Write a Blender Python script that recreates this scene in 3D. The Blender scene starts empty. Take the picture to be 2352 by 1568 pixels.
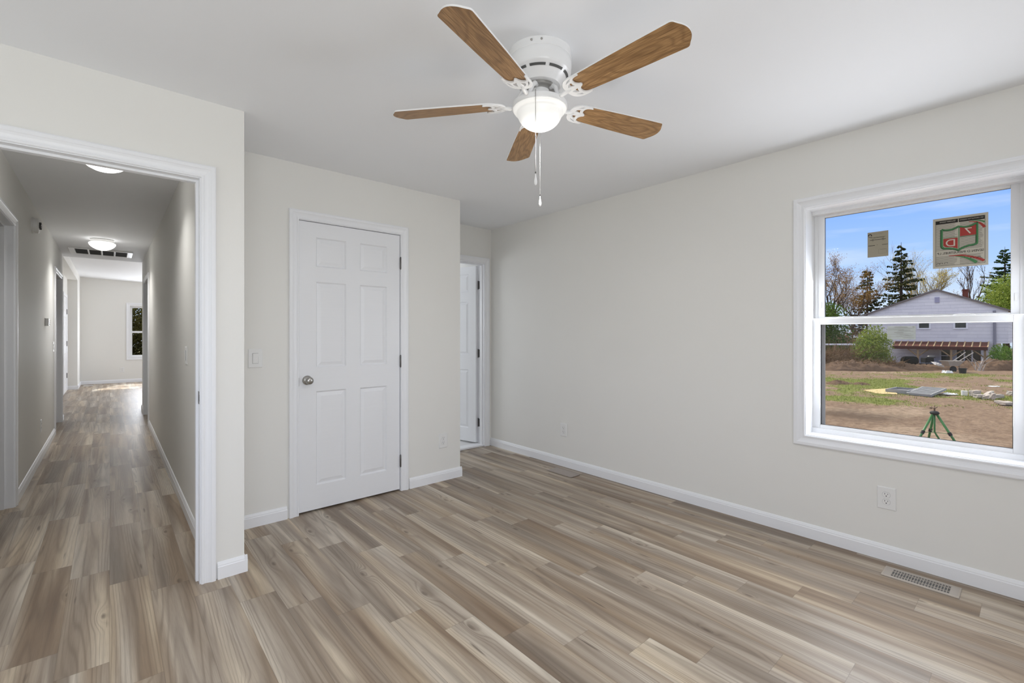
import bpy, bmesh, math, random
from mathutils import Vector, Matrix, noise
C = bpy.context.scene.collection
SC = bpy.context.scene

# ------------------------------------------------------------------ camera
F_PX, CY, YAW, CAM_H = 1057.66, 767.11, math.radians(41.1152), 1.2579
cam_d = bpy.data.cameras.new('camera'); cam = bpy.data.objects.new('camera', cam_d); C.objects.link(cam)
cam_d.sensor_fit = 'HORIZONTAL'; cam_d.sensor_width = 36.0; cam_d.lens = F_PX / 2352 * 36.0
cam_d.shift_y = -(784 - CY) / 2352; cam_d.clip_start = 0.02; cam_d.clip_end = 500
cam.location = (0, 0, CAM_H); cam.rotation_euler = (math.pi / 2, 0, -YAW)
SC.camera = cam
SC.view_settings.view_transform = 'Standard'; SC.view_settings.look = 'None'
SC.view_settings.exposure = 0.1; SC.view_settings.gamma = 1.0
SC.view_settings.use_curve_mapping = False
SC.cycles.use_denoising = True
SC.cycles.max_bounces = 10; SC.cycles.diffuse_bounces = 6; SC.cycles.transparent_max_bounces = 16
SC.cycles.sample_clamp_indirect = 6.0

def lin(r, g=None, b=None):
    if g is None: g = b = r
    f = lambda c: (c / 255 / 12.92) if c / 255 <= .04045 else ((c / 255 + .055) / 1.055) ** 2.4
    return (f(r), f(g), f(b), 1.0)

# ------------------------------------------------------------------ sky, sun, daylight and added fill at the windows
W = bpy.data.worlds.new('sky'); SC.world = W; W.use_nodes = True
nt = W.node_tree; nt.nodes.clear()
def wn(t, **k):
    n = nt.nodes.new(t)
    for a, v in k.items(): setattr(n, a, v)
    return n
tc = wn('ShaderNodeTexCoord'); sep = wn('ShaderNodeSeparateXYZ'); nt.links.new(tc.outputs['Generated'], sep.inputs[0])
cr = wn('ShaderNodeValToRGB'); nt.links.new(sep.outputs['Z'], cr.inputs[0])
cr.color_ramp.elements[0].position = 0.0; cr.color_ramp.elements[0].color = lin(214, 230, 250)
cr.color_ramp.elements[1].position = 1.0; cr.color_ramp.elements[1].color = (1.25, 1.3, 1.38, 1)
for p, c in ((.06, lin(196, 220, 252)), (.12, lin(172, 206, 255)), (.21, lin(142, 184, 255)), (.30, lin(150, 190, 255)), (.45, (1.15, 1.2, 1.3, 1))):
    e = cr.color_ramp.elements.new(p); e.color = c
mp = wn('ShaderNodeMapping'); mp.inputs['Scale'].default_value = (3.0, 3.0, 22.0); nt.links.new(tc.outputs['Generated'], mp.inputs[0])
nz = wn('ShaderNodeTexNoise'); nz.inputs['Scale'].default_value = 1.6; nz.inputs['Detail'].default_value = 5; nt.links.new(mp.outputs[0], nz.inputs['Vector'])
cl = wn('ShaderNodeValToRGB'); cl.color_ramp.elements[0].position = .48; cl.color_ramp.elements[1].position = .78
cl.color_ramp.elements[0].color = (0, 0, 0, 1); cl.color_ramp.elements[1].color = (.6, .6, .6, 1); nt.links.new(nz.outputs[0], cl.inputs[0])
mx = wn('ShaderNodeMixRGB'); mx.inputs[2].default_value = lin(226, 236, 250); nt.links.new(cl.outputs[0], mx.inputs[0]); nt.links.new(cr.outputs[0], mx.inputs[1])
bg = wn('ShaderNodeBackground'); bg.inputs[1].default_value = 1.0; nt.links.new(mx.outputs[0], bg.inputs[0])
wo = wn('ShaderNodeOutputWorld'); nt.links.new(bg.outputs[0], wo.inputs[0])

SUN_DIR = Vector((.40, 1.0, 1.0)).normalized()
sd = bpy.data.lights.new('sun', 'SUN'); sd.energy = 4.3; sd.angle = .012; sd.color = (1, .93, .82)
so = bpy.data.objects.new('sun', sd); C.objects.link(so); so.rotation_euler = (-SUN_DIR).to_track_quat('-Z', 'Y').to_euler()

def area(name, loc, target, sx, sy, power, col=(1, 1, 1)):
    d = bpy.data.lights.new(name, 'AREA'); d.shape = 'RECTANGLE'; d.size = sx; d.size_y = sy; d.energy = power; d.color = col
    o = bpy.data.objects.new(name, d); C.objects.link(o); o.location = loc
    o.rotation_euler = (Vector(target) - Vector(loc)).to_track_quat('-Z', 'Z').to_euler()
    return o
# area lamps at window openings; rear, left, living and bathroom ones added as unseen fill
DAY = (.945, .985, 1.05)
area('rear_fill_light', (-.25, -1.47, 1.35), (-.25, 5, 1.35), 1.9, 1.4, 33, DAY)  # assumed window behind the camera, unseen; lamp added as fill for the facing walls
area('left_fill_light', (-1.27, 1.7, 1.35), (5, 1.7, 1.35), 1.4, 1.4, 6.5, DAY)  # unseen left window, added as fill for the right wall and corner
area('daylight_right_window', (3.39, .5, 1.2), (0, .5, 1.2), .8, 1.0, 20, DAY)
area('living_fill_light', (5.27, 12.6, 1.4), (0, 12.6, 1.2), 3.2, 1.6, 125, DAY)  # unseen side window, added to light the living room
area('daylight_far_window', (.84, 15.6, 1.33), (.3, 0, 1.2), .85, 1.25, 34, DAY)
area('bathroom_fill_light', (2.15, 6.17, 1.45), (2.7, 3.5, 1.3), .8, 1.0, 17, DAY)  # unseen bathroom window, added to brighten the open door leaf

# ------------------------------------------------------------------ materials
class NB:
    def __init__(s, name):
        s.m = bpy.data.materials.new(name); s.m.use_nodes = True; s.t = s.m.node_tree
        s.b = s.t.nodes['Principled BSDF']; s.out = s.t.nodes['Material Output']
    def n(s, t, **k):
        x = s.t.nodes.new(t)
        for a, v in k.items(): setattr(x, a, v)
        return x
    def l(s, a, b): s.t.links.new(a, b)
    def val(s, sock, v):
        if hasattr(v, 'is_linked') or isinstance(v, bpy.types.NodeSocket): s.l(v, sock)
        else: sock.default_value = v
    def m2(s, op, a, b=0.0, c=None):
        x = s.n('ShaderNodeMath', operation=op); s.val(x.inputs[0], a); s.val(x.inputs[1], b)
        if c is not None: s.val(x.inputs[2], c)
        return x.outputs[0]
    def mix(s, f, a, b, mode='MIX'):
        x = s.n('ShaderNodeMixRGB', blend_type=mode); s.val(x.inputs[0], f); s.val(x.inputs[1], a); s.val(x.inputs[2], b); return x.outputs[0]
    def ramp(s, v, stops, interp='LINEAR'):
        x = s.n('ShaderNodeValToRGB'); s.l(v, x.inputs[0]); r = x.color_ramp; r.interpolation = interp
        r.elements[0].position, r.elements[0].color = stops[0]; r.elements[1].position, r.elements[1].color = stops[-1]
        for p, c in stops[1:-1]:
            e = r.elements.new(p); e.color = c
        return x.outputs[0]
    def obj(s): return s.n('ShaderNodeTexCoord').outputs['Object']
    def mapv(s, vec, scale=(1, 1, 1), loc=(0, 0, 0), rot=(0, 0, 0)):
        x = s.n('ShaderNodeMapping'); s.l(vec, x.inputs[0]); x.inputs['Scale'].default_value = scale; x.inputs['Location'].default_value = loc; x.inputs['Rotation'].default_value = rot
        return x.outputs[0]
    def noise(s, vec, scale=1, detail=2, rough=.5, dist=0):
        x = s.n('ShaderNodeTexNoise'); s.l(vec, x.inputs['Vector']); x.inputs['Scale'].default_value = scale; x.inputs['Detail'].default_value = detail
        x.inputs['Roughness'].default_value = rough; x.inputs['Distortion'].default_value = dist; return x.outputs[0]
    def comb(s, x, y, z):
        c = s.n('ShaderNodeCombineXYZ'); s.val(c.inputs[0], x); s.val(c.inputs[1], y); s.val(c.inputs[2], z); return c.outputs[0]
    def bump(s, h, strength=.2, dist=.01):
        x = s.n('ShaderNodeBump'); x.inputs['Strength'].default_value = strength; x.inputs['Distance'].default_value = dist; s.l(h, x.inputs['Height']); s.l(x.outputs[0], s.b.inputs['Normal'])
    def base(s, c, rough=.5, metal=0.0, spec=.5):
        s.val(s.b.inputs['Base Color'], c); s.val(s.b.inputs['Roughness'], rough); s.b.inputs['Metallic'].default_value = metal; s.b.inputs['Specular IOR Level'].default_value = spec

def plain(name, col, rough=.5, metal=0.0, spec=.5, var=.04, scale=8.0, bump=0.0, bscale=200.0):
    q = NB(name); v = q.obj(); n = q.noise(v, scale, 3)
    dark = tuple(c * (1 - var) for c in col[:3]) + (1,); lite = tuple(min(1, c * (1 + var)) for c in col[:3]) + (1,)
    q.base(q.mix(n, dark, lite), rough, metal, spec)
    if bump: q.bump(q.noise(v, bscale, 2), bump, .002)
    return q.m

def wall_paint(name, col):
    return plain(name, col, .62, 0, .35, .02, 1.5, .05, 260)

M = {}
M['wall'] = wall_paint('greige_wall_paint', (.79, .782, .752, 1))
M['ceil'] = wall_paint('ceiling_paint', (.885, .90, .925, 1))
M['trim'] = plain('white_trim_paint', (.845, .855, .88, 1), .34, 0, .45, .012, 5)
def door_paint():
    q = NB('white_door_paint'); v = q.obj()
    g = q.noise(q.mapv(v, (3, 1, 220)), 1, 3); q.base(q.mix(g, (.81, .82, .845, 1), (.84, .85, .875, 1)), .36, 0, .45); q.bump(g, .08, .002); return q.m
M['door'] = door_paint()
M['vinyl'] = plain('white_window_vinyl', (.82, .825, .835, 1), .3, 0, .5, .01, 5)
M['plate'] = plain('white_plastic', (.80, .80, .79, 1), .32, 0, .5, .01, 30)
M['dark'] = plain('dark_recess', (.012, .012, .012, 1), .7)
M['nickel'] = plain('satin_nickel', (.42, .41, .39, 1), .3, 1.0, .5, .05, 60)
M['hinge'] = plain('dark_satin_hinge_metal', (.16, .155, .15, 1), .38, 1.0, .5, .1, 60)
M['enamel'] = plain('white_fan_enamel', (.82, .82, .82, 1), .25, 0, .5, .01, 10)
M['chain'] = plain('chain_metal', (.35, .34, .33, 1), .35, .8, .5, .3, 400)
M['tile'] = plain('white_bathroom_floor', (.72, .72, .72, 1), .35, 0, .5, .06, 3)
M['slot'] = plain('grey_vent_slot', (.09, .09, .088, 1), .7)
M['filter'] = plain('dark_grey_filter', (.10, .10, .097, 1), .8, 0, .3, .15, 300)

def floor_mat():
    q = NB('grey_brown_vinyl_plank'); v = q.obj(); s = q.n('ShaderNodeSeparateXYZ'); q.l(v, s.inputs[0]); X, Y = s.outputs[0], s.outputs[1]
    pw, pl = .1535, .914
    u = q.m2('DIVIDE', q.m2('SUBTRACT', X, .612 - pw * 40), pw); row = q.m2('FLOOR', u); fu = q.m2('FRACT', u)
    vv = q.m2('DIVIDE', q.m2('ADD', q.m2('SUBTRACT', Y, 2.263 + .2 * -40 - pl * 60), q.m2('MULTIPLY', q.m2('SUBTRACT', row, 80.0), .2)), pl)
    col = q.m2('FLOOR', vv); fv = q.m2('FRACT', vv)
    wnz = q.n('ShaderNodeTexWhiteNoise', noise_dimensions='3D'); q.l(q.comb(row, col, 3.0), wnz.inputs['Vector'])
    rs = q.n('ShaderNodeSeparateColor'); q.l(wnz.outputs['Color'], rs.inputs[0]); r1, r2, r3 = rs.outputs[0], rs.outputs[1], rs.outputs[2]
    # knots that the grain runs around
    kx = q.m2('ADD', q.m2('MULTIPLY', X, 6.5), q.m2('MULTIPLY', r1, 31.0)); ky = q.m2('ADD', q.m2('MULTIPLY', Y, 2.3), q.m2('MULTIPLY', r2, 17.0))
    vo = q.n('ShaderNodeTexVoronoi'); vo.voronoi_dimensions = '2D'; vo.inputs['Scale'].default_value = 1.0; q.l(q.comb(kx, ky, 0.0), vo.inputs['Vector'])
    kd = vo.outputs['Distance']; kc = q.n('ShaderNodeSeparateColor'); q.l(vo.outputs['Color'], kc.inputs[0])
    kon = q.m2('GREATER_THAN', kc.outputs[0], .70)
    kinf = q.m2('MULTIPLY', kon, q.m2('POWER', q.m2('MAXIMUM', q.m2('SUBTRACT', 1.0, q.m2('MULTIPLY', kd, 2.6)), 0.0), 2.0))
    # broad board strips inside every plank
    sx = q.m2('ADD', q.m2('MULTIPLY', X, 12.5), q.m2('MULTIPLY', r1, 53.0)); sy = q.m2('ADD', q.m2('MULTIPLY', Y, .55), q.m2('MULTIPLY', r2, 29.0))
    st = q.noise(q.comb(sx, sy, q.m2('MULTIPLY', r3, 41.0)), 1.0, 2, .5, .25)
    stv = q.m2('ADD', q.m2('MULTIPLY', q.m2('SUBTRACT', st, .5), 1.7), q.m2('ADD', .5, q.m2('MULTIPLY', q.m2('SUBTRACT', r3, .5), .20)))
    warm = q.ramp(stv, [(.10, (0.194, 0.134, 0.088, 1)), (.36, (0.286, 0.209, 0.143, 1)), (.58, (0.391, 0.304, 0.214, 1)), (.85, (0.608, 0.505, 0.370, 1))])
    gray = q.ramp(stv, [(.10, (0.201, 0.161, 0.125, 1)), (.36, (0.302, 0.248, 0.195, 1)), (.58, (0.433, 0.369, 0.301, 1)), (.85, (0.620, 0.556, 0.464, 1))])
    c = q.mix(q.ramp(q.noise(q.comb(q.m2('ADD', q.m2('MULTIPLY', X, 8.0), q.m2('MULTIPLY', r2, 23.0)), q.m2('MULTIPLY', Y, .5), r3), 1.0, 1), [(.38, (0, 0, 0, 1)), (.62, (1, 1, 1, 1))]), warm, gray)
    # grain lines
    gx = q.m2('ADD', q.m2('MULTIPLY', X, 34.0), q.m2('ADD', q.m2('MULTIPLY', r1, 71.0), q.m2('MULTIPLY', kinf, 2.6)))
    low = q.noise(q.comb(gx, q.m2('MULTIPLY', Y, 1.5), r2), .16, 2)
    line = q.m2('SINE', q.m2('MULTIPLY', q.m2('ADD', gx, q.m2('MULTIPLY', low, 22.0)), 6.0))
    line = q.m2('POWER', q.m2('MULTIPLY', q.m2('ADD', line, 1.0), .5), 3.0)
    fib = q.noise(q.comb(q.m2('MULTIPLY', X, 330.0), q.m2('MULTIPLY', Y, 9.0), r1), 1.0, 2)
    gmask = q.m2('MULTIPLY', q.noise(q.comb(q.m2('MULTIPLY', X, 14.0), q.m2('MULTIPLY', Y, 1.1), r2), 1.0, 1), .95)
    c = q.mix(q.m2('MULTIPLY', q.m2('MULTIPLY', line, gmask), .62), c, (.105, .073, .05, 1))
    c = q.mix(q.m2('MULTIPLY', q.m2('SUBTRACT', fib, .40), .6), c, (.13, .098, .072, 1))
    kcore = q.ramp(kd, [(.02, (1, 1, 1, 1)), (.075, (0, 0, 0, 1))])
    c = q.mix(q.m2('MULTIPLY', q.m2('MULTIPLY', kcore, kon), .6), c, (.07, .045, .03, 1))
    crack = q.noise(q.comb(q.m2('ADD', q.m2('MULTIPLY', X, 40.0), q.m2('MULTIPLY', r2, 9.0)), q.m2('MULTIPLY', Y, 3.2), r3), 1.0, 1)
    c = q.mix(q.ramp(crack, [(.74, (0, 0, 0, 1)), (.80, (.65, .65, .65, 1))]), c, (.075, .052, .038, 1))
    e1 = q.m2('LESS_THAN', q.m2('MINIMUM', fu, q.m2('SUBTRACT', 1.0, fu)), .006); e2 = q.m2('LESS_THAN', q.m2('MINIMUM', fv, q.m2('SUBTRACT', 1.0, fv)), .0011)
    c = q.mix(q.m2('MULTIPLY', q.m2('MAXIMUM', e1, e2), .35), c, (.08, .06, .045, 1))
    q.base(c, q.m2('ADD', .36, q.m2('MULTIPLY', fib, .12)), 0, .42)
    q.bump(q.m2('ADD', q.m2('MULTIPLY', fib, .5), q.m2('MULTIPLY', line, .3)), .08, .001)
    return q.m
M['floor'] = floor_mat()

def oak(name):
    q = NB(name); v = q.obj(); s = q.n('ShaderNodeSeparateXYZ'); q.l(v, s.inputs[0]); X, Y = s.outputs[0], s.outputs[1]
    oi = q.n('ShaderNodeObjectInfo'); rr = q.m2('MULTIPLY', oi.outputs['Random'], 9.0)
    w = q.noise(q.comb(q.m2('MULTIPLY', X, 2.4), q.m2('MULTIPLY', Y, 9.0), rr), 1.0, 1)
    ring = q.m2('SINE', q.m2('MULTIPLY', q.m2('ADD', w, q.m2('MULTIPLY', Y, .6)), 95.0)); ring = q.m2('POWER', q.m2('MULTIPLY', q.m2('ADD', ring, 1.0), .5), 2.5)
    fib = q.noise(q.comb(q.m2('MULTIPLY', X, 16.0), q.m2('MULTIPLY', Y, 420.0), rr), 1.0, 2)
    c = q.ramp(fib, [(.3, lin(130, 97, 60)), (.5, lin(166, 127, 83)), (.72, lin(190, 151, 104))])
    c = q.mix(q.m2('MULTIPLY', ring, .42), c, lin(108, 76, 44)); q.base(c, .42, 0, .4); return q.m
M['oak'] = oak('oak_blade_veneer')

def emis(name, col, s0, s1=None, centre=(0, 0, 0), rad=.1):
    q = NB(name); q.base(col, .3); 
    if s1 is None: q.b.inputs['Emission Strength'].default_value = s0
    else:
        v = q.n('ShaderNodeVectorMath', operation='DISTANCE'); q.l(q.obj(), v.inputs[0]); v.inputs[1].default_value = centre
        f = q.ramp(q.m2('DIVIDE', v.outputs['Value'], rad), [(0, (1, 1, 1, 1)), (1, (0, 0, 0, 1))], 'EASE')
        q.l(q.m2('ADD', s0, q.m2('MULTIPLY', f, s1 - s0)), q.b.inputs['Emission Strength'])
    q.b.inputs['Emission Color'].default_value = (1, .985, .955, 1); return q.m
M['bowl'] = emis('lit_frosted_bowl_glass', (.8, .8, .78, 1), .32, 1.6, (0, 0, -.285), .085)
M['dome'] = emis('lit_frosted_dome_glass', (.8, .8, .79, 1), 3.0, 6.5, (0, 0, -.13), .12)

def glass(name, tint=(1, 1, 1), refl=.05):
    q = NB(name); q.t.nodes.remove(q.b)
    t = q.n('ShaderNodeBsdfTransparent'); t.inputs[0].default_value = tint + (1,); g = q.n('ShaderNodeBsdfGlossy'); g.inputs['Roughness'].default_value = .01
    fr = q.n('ShaderNodeFresnel'); fr.inputs[0].default_value = 1.35
    mxs = q.n('ShaderNodeMixShader'); q.l(q.m2('MULTIPLY', fr.outputs[0], refl * 10), mxs.inputs[0]); q.l(t.outputs[0], mxs.inputs[1]); q.l(g.outputs[0], mxs.inputs[2]); q.l(mxs.outputs[0], q.out.inputs[0]); return q.m
M['glass'] = glass('window_glass', refl=.003)
def veil(name, col, a):
    q = NB(name); q.base(col, .6); t = q.n('ShaderNodeBsdfTransparent'); mxs = q.n('ShaderNodeMixShader'); mxs.inputs[0].default_value = a
    q.l(t.outputs[0], mxs.inputs[1]); q.l(q.b.outputs[0], mxs.inputs[2]); q.l(mxs.outputs[0], q.out.inputs[0]); return q.m
M['screen'] = veil('insect_screen_mesh', (.12, .12, .12, 1), .09)
M['film'] = veil('clear_plastic_film', (.80, .78, .76, 1), .16)
M['sheer'] = veil('clear_printed_film', (.56, .60, .53, 1), .46)

# ------------------------------------------------------------------ mesh helpers
def box(bm, x0, x1, y0, y1, z0, z1, mtx=None):
    vs = [bm.verts.new(p if mtx is None else mtx @ Vector(p)) for p in ((x0, y0, z0), (x1, y0, z0), (x1, y1, z0), (x0, y1, z0), (x0, y0, z1), (x1, y0, z1), (x1, y1, z1), (x0, y1, z1))]
    for f in ((0, 3, 2, 1), (4, 5, 6, 7), (0, 1, 5, 4), (1, 2, 6, 5), (2, 3, 7, 6), (3, 0, 4, 7)): bm.faces.new([vs[i] for i in f])
def lathe(bm, prof, n=48, c=(0, 0, 0), cap=True, mtx=None):
    rings = []
    for r, z in prof:
        ring = []
        for k in range(n):
            a = 2 * math.pi * k / n; p = Vector((c[0] + r * math.cos(a), c[1] + r * math.sin(a), c[2] + z))
            ring.append(bm.verts.new(p if mtx is None else mtx @ p))
        rings.append(ring)
    for a, b in zip(rings, rings[1:]):
        for k in range(n): bm.faces.new((a[k], a[(k + 1) % n], b[(k + 1) % n], b[k]))
    if cap:
        bm.faces.new(rings[0][::-1]); bm.faces.new(rings[-1])
def tube(bm, pts, rad, n=6, cap=True):
    pts = [Vector(p) for p in pts]; rs = rad if isinstance(rad, (list, tuple)) else [rad] * len(pts); rings = []
    for i, p in enumerate(pts):
        d = (pts[min(i + 1, len(pts) - 1)] - pts[max(i - 1, 0)]); d = d.normalized() if d.length > 1e-9 else Vector((0, 0, 1))
        up = Vector((0, 0, 1)) if abs(d.z) < .9 else Vector((1, 0, 0)); a = d.cross(up).normalized(); b = d.cross(a)
        rings.append([bm.verts.new(p + (a * math.cos(2 * math.pi * k / n) + b * math.sin(2 * math.pi * k / n)) * rs[i]) for k in range(n)])
    for A, B in zip(rings, rings[1:]):
        for k in range(n): bm.faces.new((A[k], A[(k + 1) % n], B[(k + 1) % n], B[k]))
    if cap: bm.faces.new(rings[0][::-1]); bm.faces.new(rings[-1])
def prism(bm, poly, fn, t0, t1):
    a = [bm.verts.new(fn(u, v, t0)) for u, v in poly]; b = [bm.verts.new(fn(u, v, t1)) for u, v in poly]; n = len(poly)
    bm.faces.new(a); bm.faces.new(b[::-1])
    for k in range(n): bm.faces.new((a[k], b[k], b[(k + 1) % n], a[(k + 1) % n]))
def obj(name, bm, mat, parent=None, smooth=False, bevel=0.0, loc=None, auto=None, seg=2, recalc=True):
    if recalc: bmesh.ops.recalc_face_normals(bm, faces=bm.faces[:])
    me = bpy.data.meshes.new(name); bm.to_mesh(me); bm.free()
    if mat is not None: me.materials.append(mat)
    o = bpy.data.objects.new(name, me); C.objects.link(o)
    if smooth:
        for p in me.polygons: p.use_smooth = True
        if auto: 
            md = o.modifiers.new('edge', 'EDGE_SPLIT'); md.split_angle = math.radians(auto)
    if bevel:
        md = o.modifiers.new('bevel', 'BEVEL'); md.width = bevel; md.segments = seg; md.limit_method = 'ANGLE'
    if parent is not None: o.parent = parent
    if loc is not None: o.location = loc
    return o
def B(): return bmesh.new()
def thing(name, label, cat, loc=(0, 0, 0), rotz=0.0, group=None):
    o = bpy.data.objects.new(name, None); C.objects.link(o); o.location = loc; o.rotation_euler = (0, 0, rotz); o.empty_display_size = .1
    o['label'] = label; o['category'] = cat
    if group: o['group'] = group
    return o
def tag(o, label, cat, group=None, kind=None):
    o['label'] = label; o['category'] = cat
    if group: o['group'] = group
    if kind: o['kind'] = kind
    return o
def struct(name, bm, mat, **k):
    o = obj(name, bm, mat, **k); o['kind'] = 'structure'; return o
def struct_root(name, loc, label=None, cat=None):
    o = bpy.data.objects.new(name, None); C.objects.link(o); o.location = loc; o['kind'] = 'structure'; o.empty_display_size = .1
    if label: o['label'] = label; o['category'] = cat
    return o
def local(o):                       # mesh built in world coordinates, put under an Empty that is not rotated
    return Matrix.Translation(-Vector(o.location))
def put(name, bm, mat, root, **k):  # world-space bmesh -> child of root
    bmesh.ops.transform(bm, matrix=Matrix.Translation(-Vector(root.location)), verts=bm.verts[:])
    return obj(name, bm, mat, parent=root, **k)
def under(bm, par, root, name, mat):  # world-space bmesh -> sub-part
    bmesh.ops.transform(bm, matrix=Matrix.Translation(-Vector(root.location)), verts=bm.verts[:]); return obj(name, bm, mat, parent=par)
def dup(root, loc=None, rotz=None, label=None, group=None):
    r = root.copy(); C.objects.link(r)
    if loc is not None: r.location = loc
    if rotz is not None: r.rotation_euler = (0, 0, rotz)
    if label: r['label'] = label
    if group: r['group'] = group
    for ch in list(root.children):
        c = ch.copy(); C.objects.link(c); c.parent = r
        for g in list(ch.children):
            d = g.copy(); C.objects.link(d); d.parent = c
    return r

# ------------------------------------------------------------------ room shell
H = 2.44
XR, YH, YC, YB = 3.258, 2.779, 3.377, 4.096
XP, XK = .537, 2.337
HL, HR = -.527, .404
def wall(name, x0, x1, y0, y1, z1=H, holes=(), axis='x', z0=0.0, mat='wall'):
    """box wall with rectangular holes (a0, a1, z0, z1) along its long axis"""
    bm = B(); a0, a1 = (x0, x1) if axis == 'x' else (y0, y1)
    def seg(p, q, lo, hi):
        if q - p < 1e-6 or hi - lo < 1e-6: return
        if axis == 'x': box(bm, p, q, y0, y1, lo, hi)
        else: box(bm, x0, x1, p, q, lo, hi)
    cur = a0
    for h in sorted(holes):
        seg(cur, h[0], z0, z1); seg(h[0], h[1], z0, h[2]); seg(h[0], h[1], h[3], z1); cur = h[1]
    seg(cur, a1, z0, z1)
    return struct(name, bm, M[mat])
DH = 2.05
wall('wall_right', XR, 3.41, -1.55, 9.75, holes=[(.042, .958, .632, 2.038)], axis='y')
wall('wall_hall', -1.3, XP, YH, YH + .115, holes=[(-.47, .352, 0, DH + .005)])
wall('wall_hall_right', HR, XP, YH + .115, 9.75, holes=[(8.07, 9.2, 0, DH)], axis='y')
wall('wall_closet', XP, XK, YC, YC + .115, holes=[(.972, 1.771, 0, DH + .012)])
wall('wall_closet_side', XK - .115, XK, YC + .115, YB, axis='y')
wall('wall_back', XP, XR, YB, YB + .115, holes=[(2.40, 3.174, 0, DH + .005)])
wall('wall_left', -1.42, -1.3, -1.55, YH + .115, holes=[(.95, 2.45, .65, 2.05)], axis='y')  # unseen window opening added to hold the left fill lamp
wall('wall_rear', -1.42, 3.41, -1.62, -1.5, holes=[(-1.22, .75, .65, 2.05)])  # unseen window opening, assumed and placed for the rear fill lamp
wall('wall_hall_left', HL - .115, HL, YH + .115, 9.45, holes=[(4.12, 4.91, 0, DH), (8.155, 9.21, 0, DH)], axis='y')
wall('wall_bathroom', 1.4, XR, 6.2, 6.3, holes=[(1.7, 2.6, .9, 2.0)])  # opening out of view, added for the bathroom fill lamp
wall('wall_bathroom_left', 1.3, 1.4, YB + .115, 6.3, axis='y')
wall('wall_side_rooms', -3.2, -3.1, YH, 15.8, z1=2.9, axis='y')
wall('wall_room_partition', -3.1, HL - .115, 6.4, 6.5)
wall('wall_room_end', -3.1, HL - .115, 9.35, 9.45, z1=2.9)
wall('wall_room_front', -3.1, -1.42, YH, YH + .115)
wall('wall_living_near', HR, 5.4, 9.75, 9.85, z1=2.9)
wall('wall_living_far', -.9, 5.4, 15.661, 15.8, z1=2.9, holes=[(.375, 1.305, .64, 2.015)])
wall('wall_living_right', 5.3, 5.4, 9.85, 15.661, z1=2.9, holes=[(11.0, 14.2, .6, 2.2)], axis='y')  # unseen side opening, added for the living room fill lamp
wall('wall_entry_recess', -.85, -.725, 9.45, 14.44, z1=2.9, axis='y')
wall('wall_living_left', -.85, -.56, 14.44, 15.661, z1=2.9, axis='y')
bm = B(); box(bm, -.725, -.56, 9.45, 14.44, 2.488, 2.9); struct('wall_soffit', bm, M['wall'])
bm = B(); box(bm, -3.2, 4.13, -2.1, 9.75, H, H + .1); struct('ceiling', bm, M['ceil'])  # overhang past the window wall is unseen, added to keep the sun out
bm = B(); z = lambda x: 2.652 - .038 * x
vs = [bm.verts.new(p) for p in ((-.56, 9.75, z(-.56)), (5.4, 9.75, z(5.4)), (5.4, 15.8, z(5.4)), (-.56, 15.8, z(-.56)), (-.56, 9.75, 3), (5.4, 9.75, 3), (5.4, 15.8, 3), (-.56, 15.8, 3))]
for f in ((0, 3, 2, 1), (4, 5, 6, 7), (0, 1, 5, 4), (1, 2, 6, 5), (2, 3, 7, 6), (3, 0, 4, 7)): bm.faces.new([vs[i] for i in f])
struct('ceiling_living', bm, M['ceil'])
bm = B(); box(bm, -3.2, 3.41, -1.62, 9.8, -.12, 0); box(bm, -3.2, 5.4, 9.8, 15.8, -.12, 0); struct('floor', bm, M['floor'])
bm = B(); box(bm, 1.4, XR, YB + .115, 6.2, 0, .012); struct('floor_bathroom', bm, M['tile'])

# baseboards: one moulded board per stretch of wall
def baseboard(name, p0, p1, nrm):
    p0, p1, n = Vector((*p0, 0)), Vector((*p1, 0)), Vector((*nrm, 0)); prof = [(0, 0), (.014, 0), (.014, .062), (.011, .066), (.011, .071), (.005, .084), (0, .086)]
    bm = B(); a = [bm.verts.new(p0 + n * t + Vector((0, 0, z))) for t, z in prof]; b = [bm.verts.new(p1 + n * t + Vector((0, 0, z))) for t, z in prof]
    bm.faces.new(a); bm.faces.new(b[::-1])
    for k in range(len(prof)): bm.faces.new((a[k], b[k], b[(k + 1) % len(prof)], a[(k + 1) % len(prof)]))
    return struct(name, bm, M['trim'])
baseboard('baseboard_right', (XR, -1.5), (XR, YB), (-1, 0))
baseboard('baseboard_hall_end', (.415, YH), (XP + .014, YH), (0, -1))
baseboard('baseboard_pillar', (XP, YH - .013), (XP, YC), (1, 0))
baseboard('baseboard_closet_left', (XP, YC), (.909, YC), (0, -1))
baseboard('baseboard_closet_right', (1.834, YC), (XK + .014, YC), (0, -1))
baseboard('baseboard_closet_side', (XK, YC - .013), (XK, YB), (1, 0))
baseboard('baseboard_passage_right', (HR, YH + .13), (HR, 8.0), (-1, 0))
baseboard('baseboard_passage_right_end', (HR, 9.27), (HR, 9.85), (-1, 0))
baseboard('baseboard_passage_left', (HL, 4.98), (HL, 8.085), (1, 0))
baseboard('baseboard_passage_left_end', (HL, 9.28), (HL, 9.464), (1, 0))
baseboard('baseboard_living_far', (-.56, 15.661), (5.3, 15.661), (0, -1))
baseboard('baseboard_living_left', (-.56, 14.427), (-.56, 15.661), (1, 0))
baseboard('baseboard_living_stub', (-.725, 14.44), (-.546, 14.44), (0, -1))
baseboard('baseboard_bathroom', (XR, YB + .2), (XR, 6.2), (-1, 0))

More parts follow.
